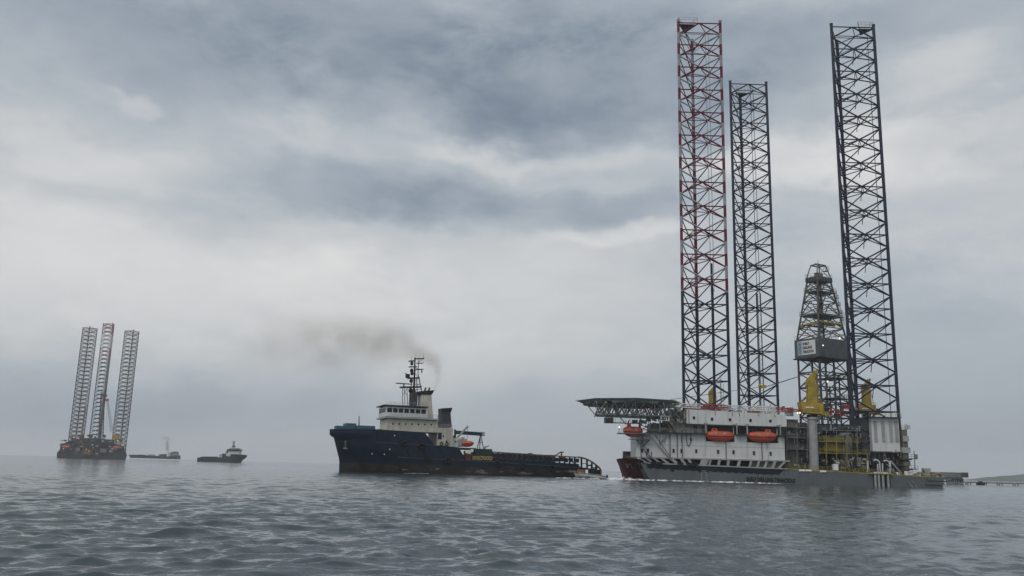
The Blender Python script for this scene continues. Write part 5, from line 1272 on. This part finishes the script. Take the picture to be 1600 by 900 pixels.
# ---------------------------------------------------------------- things far off, all at their own distance
def far_rig():
    dep = 1180.0; c = U(142, 714, dep)
    root = thing('jackup_rig', (c.x, dep, 0), 'distant jack-up rig with three grey lattice legs, far away on the left', 'oil rig')
    k = dep/FPX
    navy = paint('far_leg_steel', (.035, .045, .055), .6, rust=0, streak=0); dk = paint('far_rig_steel', (.03, .036, .042), .6, var=.3, rust=0, scale=.05)
    zt = lambda x, y: U(x, y, dep).z
    def leg(xb, yb, xt, yt, d2, rot, mat, size, label=None):
        b, t = U(xb, yb, d2), U(xt, yt, d2); s = size*k
        ch = [((b.x+t.x)/2+s*math.cos(rot+R(120)*i)/1.732, d2+s*math.sin(rot+R(120)*i)/1.732) for i in range(3)]
        return jack_leg(ch, 6, t.z, 6.2*k, 1.05*k*.62, .36*k, mat, root, label, 1.0, internal=False)
    l1 = leg(119, 690, 140, 512, dep, R(-66), navy, 20.5); l3 = leg(187, 690, 207, 517, dep, R(-61), navy, 20.5)
    l2 = leg(151, 690, 171, 506, dep+10, R(-42), far_banded('far_banded_leg', U(171, 506, dep+10).z), 17.0, 'middle leg with a red and white top')
    rx = ray(142, 714).x
    m = MB(); a = [U(x, y, dep-40) for x, y in ((89, 712.8), (89, 707.5), (93, 703), (196.5, 706.5), (198.5, 711), (196, 715.8))]
    a[0].z = a[-1].z = -1.5; m.prism(a, (70*rx, 70, 0)); h = m.build('hull', dk, root)
    m = MB(); a = [U(x, y, dep-38) for x, y in ((93, 703), (96, 695), (104, 690.5), (122, 687), (126, 684), (178, 687), (179, 693), (194, 697), (195, 706.5))]; m.prism(a, (60*rx, 60, 0)); d = m.build('deckhouse', dk, root)
    rnd = random.Random(8); m = MB(); ms = [M['dgrey'], M['lgrey'], M['brown'], dk, M['black']]
    for q in range(170):
        m.mat(rnd.randrange(5)); p = U(rnd.uniform(96, 194), rnd.uniform(688, 711), dep-39+rnd.uniform(-2, 3)); m.box(p, (rnd.uniform(1, 5), 2, rnd.uniform(.6, 3)))
    m.build('deck_gear', ms, root, kind='stuff')
    m = MB()
    for q in range(26):
        m.mat(rnd.randrange(5)); x = rnd.uniform(110, 190); p = U(x, rnd.uniform(680, 690), dep-20); m.bar((p.x, p.y, p.z-6), p, .35, 5); m.box(p, (rnd.uniform(1, 3.5), 2, rnd.uniform(1, 3)))
    m.build('deck_top_gear', ms, root, kind='stuff')
    for x0, y0, x1, y1 in ((119, 700, 125, 705), (158, 701, 166, 707)):
        m = MB(); a, b = U(x0, y0, dep-41), U(x1, y1, dep-41); m.bx(a.x, b.x, dep-42, dep-38, b.z, a.z); m.build('wall_panel', M['grey'], d)
    m = MB(); a, b = U(132, 702.5, dep-43), U(143, 710.5, dep-43); m.bx(a.x, b.x, dep-45, dep-38, b.z, a.z); m.build('landing_stage', M['brown'], h)
    for x, y in ((135, 702), (144, 695.5), (139, 705), (99, 701)): m = MB(); m.ball(U(x, y, dep-46), .8); m.build('white_drum', M['signwhite'], d)
    # derrick just right of the middle leg
    m = MB(); 
    for xb, xt in ((154, 158), (161, 163.5)):
        for o in (0, 8): m.bar(U(xb, 686, dep+o), U(xt, 612, dep+o), .55, 6)
    for q in range(14):
        y = 686-q*5.3; t = q/14; m.bar(U(154+4*t, y, dep), U(161+2.5*t, y, dep), .35); m.bar(U(154+4*t, y, dep), U(161+2.5*t, y-5.3, dep), .35); m.bar(U(161+2.5*t, y, dep), U(154+4*t, y-5.3, dep), .35)
    m.build('derrick', dk, root)
    m = MB(); p, q = U(163, 618, dep), U(166.5, 607, dep); m.box((p.x, dep, p.z), (6, 4, 3)); m.bar((p.x, dep, p.z), q, .7); m.build('derrick_head', M['dgrey'], root)
    # crane booms
    def boom(x0, y0, x1, y1, w, mat):
        m = MB(); a, b = U(x0, y0, dep-25), U(x1, y1, dep-25)
        for s in (-1, 1): m.bar(a+Vector((s*w, 0, 0)), b+Vector((s*w*.5, 0, 0)), .4, 5)
        for q in range(12): m.bar(a.lerp(b, q/12)+Vector((w*(-1)**q*.9, 0, 0)), a.lerp(b, (q+1)/12)-Vector((w*(-1)**q*.8, 0, 0)), .28, 4)
        m.build('crane_boom', mat, root)
    boom(127, 682, 134, 634, .9, M['brown']); boom(175, 675, 167.5, 625, 1.5, M['lgrey'])
    m = MB(); p = U(167.3, 625, dep-25); m.box(p, (4, 2, 3)); m.build('boom_head', M['red'], root)
    for x0, y0, x1, y1, mt, nm in ((177, 679.5, 184.5, 686.5, 'yellow', 'crane_house'), (123, 679, 128, 684, 'brown', 'crane_house')):
        m = MB(); a, b = U(x0, y0, dep-26), U(x1, y1, dep-26); m.bx(a.x, b.x, dep-28, dep-22, b.z, a.z); m.bx((a.x+b.x)/2-1, (a.x+b.x)/2+1, dep-26, dep-24, b.z-3, b.z); m.build(nm, M[mt], root)
    for x, y0, y1 in ((94.5, 695, 704), (196.5, 697, 708)): m = MB(); m.bar(U(x, y1, dep-40), U(x, y0, dep-40), .35, 5); m.ball(U(x-.3, y0, dep-40), 1.0, 8, 5); m.build('light_post', M['black'], root)
    return dep
FD = far_rig()
for (px, py, sc_, lab) in ((102.5, 701, 1.35, 'tiny red-orange lifeboat at the left end of the distant rig'), (182, 702.5, 1.45, 'tiny red-orange lifeboat at the right end of the distant rig')):
    o = copy_tree(LB0); o.location = U(px, py, FD-44); o['label'] = lab; o['group'] = 'lifeboats on the distant rig'; o.scale = (sc_, 1.2, sc_*1.05); o.rotation_euler.z = 0

def far_ship_b():
    """dark green anchor handler beyond, bow to the right"""
    dep = 1050.0; stern, stem = U(311, 719.6, dep), U(377, 721.5, dep)
    f = Frame(stem, stern); f.n = Vector((0, 1, 0)); f.e = Vector((-1, 0, 0)); f.len = stem.x-stern.x
    near = -7.5
    P = lambda x, y, o=near: f.at(x, y, o)
    root = thing('supply_ship', f.W(f.len/2, 0, 0), 'distant dark green supply ship with white wheelhouse and its bow to the right', 'ship')
    gr = paint('far_green_hull', (.012, .036, .042), .6, rust=.05, streak=.1)
    S = lambda x, y: f.pix(x, y, near)
    top = [(-20, S(383, 713)[1]), S(360, 709.3), S(355, 709.5), S(353, 714), S(340, 714.5), S(311, 714.8)]
    top = [top[0]]+sorted(top[1:])
    stemz = S(383, 714)
    mb = MB(); hull_loft(f, mb, 15, [0, .01, .03, .06, .1, .15, .2, .26, .3, .33, .36, .38, .45, .55, .65, .75, .85, .95, 1], lambda s: interp(top, s), lambda z: interp([(0, 0), (2, -.5), (stemz[1], stemz[0])], z), (.25, .4)); mb.build('hull', gr, root)
    m = MB(); f.block(m, 373.5, 703.4, 356, 709.8, -5, 5); m.block = None
    dh = m.build('deckhouse', M['white'], root)
    m = MB(); f.block(m, 374, 702.2, 354.5, 704.3, -6, 6); m.build('wheelhouse_windows', M['glass'], dh)
    m = MB(); f.block(m, 372, 700.3, 358, 702.2, -5, 5); m.build('wheelhouse_roof', M['lgrey'], dh)
    m = MB(); f.block(m, 362, 708, 353, 712.5, -5.5, 5.5); m.build('lower_deckhouse', M['white'], root)
    m = MB(); f.block(m, 353, 709, 346.5, 714.5, -6, 6); m.build('winch_house', M['dgrey'], root)
    m = MB()
    for x in (363.5, 366.5): m.bar(P(x, 702, 0), P(365.2+(x-365)*.6, 690.5, 0), .32, 6)
    for q in range(6): m.bar(P(363.7, 701-q*2, 0), P(366.4, 699-q*2, 0), .2, 4); m.bar(P(366.4, 701-q*2, 0), P(363.7, 699-q*2, 0), .2, 4)
    m.bar(P(360, 700.2, 0), P(373, 700.5, 0), .35, 5); m.obox(P(363.4, 690.8, -1), (2.6, 0, 0), (0, 2, 0), (0, 0, .7)); m.box(P(365.2, 697.5, 0), (3.4, 2, 1.5)); m.build('mast', M['dgrey'], root)
    m = MB(); f.block(m, 356, 704.5, 353.2, 709, -4, -1); m.build('funnel', M['dgrey'], root)
    m = MB()
    for x, y in ((348, 709.5), (345, 711), (352, 708), (343, 711.5)): m.bar(P(x, 714, -4), P(x+.8, y-1, -4), .4, 5)
    m.bar(P(349, 710, -4), P(343, 711, -4), .3); m.build('deck_crane', M['black'], root)
    m = MB(); m.tube([P(x, y, near+.3) for x, y in ((311.3, 719), (312, 716.5), (314, 714.7), (317, 713.8), (322, 713.8), (340, 714))], .45, 6); m.build('stern_frame', M['black'], root)
    m = MB(); f.block(m, 340, 714.2, 313, 717, near+.1, near+.6); m.build('cargo_rail', M['black'], root)
    m = MB(); m.bar(P(376.5, 711, 0), P(376.5, 704.5, 0), .22); m.ball(P(376.5, 705, 0), .6, 8, 5); m.build('fore_mast', M['dgrey'], root)
    for x in (362, 367): m = MB(); m.ball(P(x, 710.8, near), .8, 8, 5); m.build('lifebuoy', M['ink'], root)
far_ship_b()

def far_cargo():
    dep = 1500.0; root = thing('cargo_ship', (U(238, 716, dep).x, dep, 0), 'long low distant cargo ship with its white bridge and smoke at the right-hand end', 'ship')
    k = dep/FPX; P = lambda x, y, o=0: U(x, y, dep+o)
    bl = paint('far_cargo_hull', (.028, .034, .052), .6, rust=.05, streak=.1)
    m = MB(); a = [P(x, y, -9) for x, y in ((201, 711), (203.5, 715.4), (274, 717.6), (275.8, 717.4), (276, 711.5), (272, 711.3), (262, 713.3), (246, 712.3), (206, 710.6))]
    for p in a:
        if p.z < 1.5: p.z = -1
    m.prism(a, (0, 18, 0)); h = m.build('hull', bl, root)
    def blk(x0, y0, x1, y1, mt, nm, o=-6, dpt=12, par=root):
        m = MB(); a_, b_ = P(x0, y0, o), P(x1, y1, o); m.bx(a_.x, b_.x, dep+o, dep+o+dpt, b_.z, a_.z); return m.build(nm, M[mt], par)
    blk(269, 708, 275.3, 712, 'lgrey', 'deckhouse'); blk(271, 705.8, 275, 708.2, 'dgrey', 'wheelhouse'); blk(262.5, 707.5, 266, 713, 'white', 'bridge_front'); blk(248.5, 710, 256, 712.8, 'dgrey', 'deck_module'); blk(252, 709.2, 257, 710.5, 'grey', 'deck_module')
    for x0, x1 in ((205, 214), (216, 224), (231, 238)): blk(x0, 710.3, x1, 711.6, 'blue', 'hatch_cover')
    for x, y in ((240.5, 709), (202.5, 708.8), (273, 704.5), (227, 710)): m = MB(); m.bar(P(x, 712), P(x, y), .3, 5); m.build('mast', M['dgrey'], root)
    blk(267, 706.5, 268.6, 711, 'black', 'funnel', -3, 6)
far_cargo()

# jetty, shed and a moored barge on the right
def jetty():
    z1, z0 = 3.6, 2.7; dep = 470.0
    a, b = U(1494, 750.6, dep), U(1610, 757.4, dep+12); far_ = paint('jetty_concrete', (.20, .21, .22), .8, rust=.03)  # pale blue-grey: distance haze put into the concrete colour
    root = thing('jetty', ((a.x+b.x)/2, dep+6, 0), 'long low jetty on piles running out of the picture on the right', 'jetty')
    b2 = Vector((b.x+150, b.y+25, 0)); p0 = Vector((a.x-30, dep, 0)); d = b2-p0
    m = MB(); m.obox(p0+Zu*.8, d, Vector((0, 5, 0)), Zu*.75); m.build('deck', far_, root)
    m = MB(); m.rail([p0+Zu*1.55, b2+Zu*1.55], .8, 6, .05, 1); m.build('railing', M['grey'], root)
    m = MB(); m.bar(p0+Zu*3.0+Vector((0, 3, 0)), b2+Zu*2.5+Vector((0, 3, 0)), .1, 5)
    for t in np.arange(0, 1, .1): q = p0+d*t+Vector((0, 3, 0)); m.bar(q+Zu*1.2, q+Zu*2.75, .06, 5)
    m.build('pipe_rack', M['lgrey'], root)
    L_ = d.length; n = int(L_/9.2)
    for i in range(n):
        q = p0+d*((i+.3)/n)
        for dx, dy in ((-.9, .6), (.9, .6), (0, 4)):
            m = MB(); m.bar(q+Vector((dx, dy, -1.2)), q+Vector((dx*.8, dy, .8)), .3, 7); m.build('pile', far_, root)
    # shed on the jetty head
    x0, x1 = U(1455, 740, dep).x, U(1499.5, 740, dep).x; t = U(1490, 738.2, dep).z; ft = U(1490, 757, dep).z
    sh = thing('loading_shed', ((x0+x1)/2, dep, 0), 'flat-roofed open loading shed on the jetty just past the stern of the large rig', 'shed')
    m = MB(); m.bx(x0, x1+.2, dep-8, dep+8, t-2.5, t); rf = m.build('roof', M['grey'], sh)
    m = MB(); m.bx(x1-3.2, x1+.3, dep-8.2, dep-7.9, U(1498, 745.5, dep).z, t+.1); m.build('end_wall', M['dgrey'], rf)
    xs = [U(x, 750, dep).x for x in (1470, 1475, 1480, 1485.5, 1489, 1492)]
    for x in xs:
        m = MB(); m.bx(x-.45, x+.45, dep-7, dep-6, 2.4, t-2.5); m.build('column', M['grey'], sh)
    m = MB(); m.bx(x0, U(1493, 750, dep).x, dep-7.5, dep+7, 2.1, 3.4); m.bx(x0, U(1488, 750, dep).x, dep+4, dep+7, 3.4, t-2.6); m.build('platform', far_, sh)
    m = MB(); m.bx(U(1476, 750, dep).x, U(1494, 750, dep).x, dep-7.8, dep-6.5, U(1490, 750, dep).z, U(1490, 747.5, dep).z); m.build('mezzanine', M['dgrey'], sh)
    for x in np.linspace(xs[0], xs[-1]+.5, 8):
        m = MB(); m.bar((x, dep-6.8, -1), (x, dep-6.8, 2.2), .5, 7); m.build('pile', far_, sh)
    # moored barge
    bt = thing('work_boat', (U(1533, 758, dep-6).x, dep-6, 0), 'small dark work boat moored under the jetty on the right', 'boat')
    c = U(1533, 758, dep-6); m = MB(); m.prism([(c.x-1.6, dep-7, -.3), (c.x+1.5, dep-7, -.3), (c.x+1.9, dep-7, 1.05), (c.x-1.9, dep-7, 1.0)], (0, 2.6, 0)); m.build('hull', M['black'], bt)
    m = MB(); m.bx(c.x-1.0, c.x+.7, dep-6.6, dep-5, 1.0, 1.9); m.build('cabin', M['dgrey'], bt)
jetty()

# ---------------------------------------------------------------- engine smoke
def smoke(name, puffs, dep, dens, col, seed=0, scale=.12, thr=(.36, .62), pad=1.0):
    """a drifting plume of thin smoke: puffs = (photo x, photo y, half width, half height [photo px], strength); one closed body holds them"""
    k = dep/FPX; cs = [(U(x, y, dep), rx*k, rz*k, a) for x, y, rx, rz, a in puffs]
    lo = Vector((min(c.x-1.9*rx for c, rx, rz, a in cs), dep-max(1.9*rz for c, rx, rz, a in cs), min(c.z-1.9*rz for c, rx, rz, a in cs)))
    hi = Vector((max(c.x+1.9*rx for c, rx, rz, a in cs), dep+max(1.9*rz for c, rx, rz, a in cs), max(c.z+1.9*rz for c, rx, rz, a in cs)))
    m = MB(); m.bx(lo.x, hi.x, lo.y, hi.y, lo.z, hi.z)
    g = G(name+'_volume'); g.t.nodes.remove(g.b); ps = g.n('ShaderNodeNewGeometry').outputs['Position']
    wz = g.n('ShaderNodeTexNoise'); wz.inputs['Scale'].default_value = scale*.8; wz.inputs['Detail'].default_value = 3; g.l(ps, wz.inputs['Vector'])
    w1 = g.n('ShaderNodeVectorMath', operation='SUBTRACT'); g.l(wz.outputs['Color'], w1.inputs[0]); w1.inputs[1].default_value = (.5, .5, .5)
    w2 = g.n('ShaderNodeVectorMath', operation='SCALE'); g.l(w1.outputs[0], w2.inputs[0]); w2.inputs['Scale'].default_value = 1.0/scale*.55
    w3 = g.n('ShaderNodeVectorMath', operation='ADD'); g.l(ps, w3.inputs[0]); g.l(w2.outputs[0], w3.inputs[1]); wp = w3.outputs[0]
    tot_ = None
    for c, rx, rz, a in cs:
        d = g.n('ShaderNodeVectorMath', operation='SUBTRACT'); g.l(wp, d.inputs[0]); d.inputs[1].default_value = c
        q = g.n('ShaderNodeVectorMath', operation='MULTIPLY'); g.l(d.outputs[0], q.inputs[0]); q.inputs[1].default_value = (1/rx, 1/rz, 1/rz)
        l_ = g.n('ShaderNodeVectorMath', operation='DOT_PRODUCT'); g.l(q.outputs[0], l_.inputs[0]); g.l(q.outputs[0], l_.inputs[1])
        e = g.math('MULTIPLY', g.math('POWER', 2.718, g.math('MULTIPLY', l_.outputs['Value'], -1.3)), a/rz)
        tot_ = e if tot_ is None else g.math('ADD', tot_, e)
    n = g.step(g.noise(scale, 5, vec=ps, rough=.6), *thr)
    pv = g.n('ShaderNodeVolumePrincipled'); pv.inputs['Color'].default_value = col+(1,); g.l(g.math('MULTIPLY', g.math('MULTIPLY', tot_, g.math('ADD', g.math('MULTIPLY', n, .8), .2)), dens), pv.inputs['Density'])
    g.l(pv.outputs[0], g.out.inputs['Volume'])
    return m.build(name, g.m, kind='stuff')
smoke('exhaust_smoke', [(676, 604, 3.5, 5, 1.0), (680, 592, 5, 8, 1.1), (680, 577, 7, 10, 1.0), (671, 562, 13, 11, 1.0), (650, 550, 18, 14, 1.25), (628, 541, 22, 18, 1.35), (602, 536, 30, 26, 1.15), (565, 534, 42, 34, 1.05), (515, 535, 54, 38, .85), (455, 540, 64, 40, .55)], 288, .38, (.53, .46, .37), 1, .09, (.30, .68))
smoke('far_exhaust_smoke', [(262, 706, 1.8, 2.5, .8), (260.5, 700, 2.0, 3.5, 1.0), (262, 694, 3, 3.5, .7), (264, 688, 4, 3.5, .45), (258, 684, 5, 3, .3), (268, 708, 3, 2, .5)], 1490, .9, (.22, .22, .24), 3, .09)
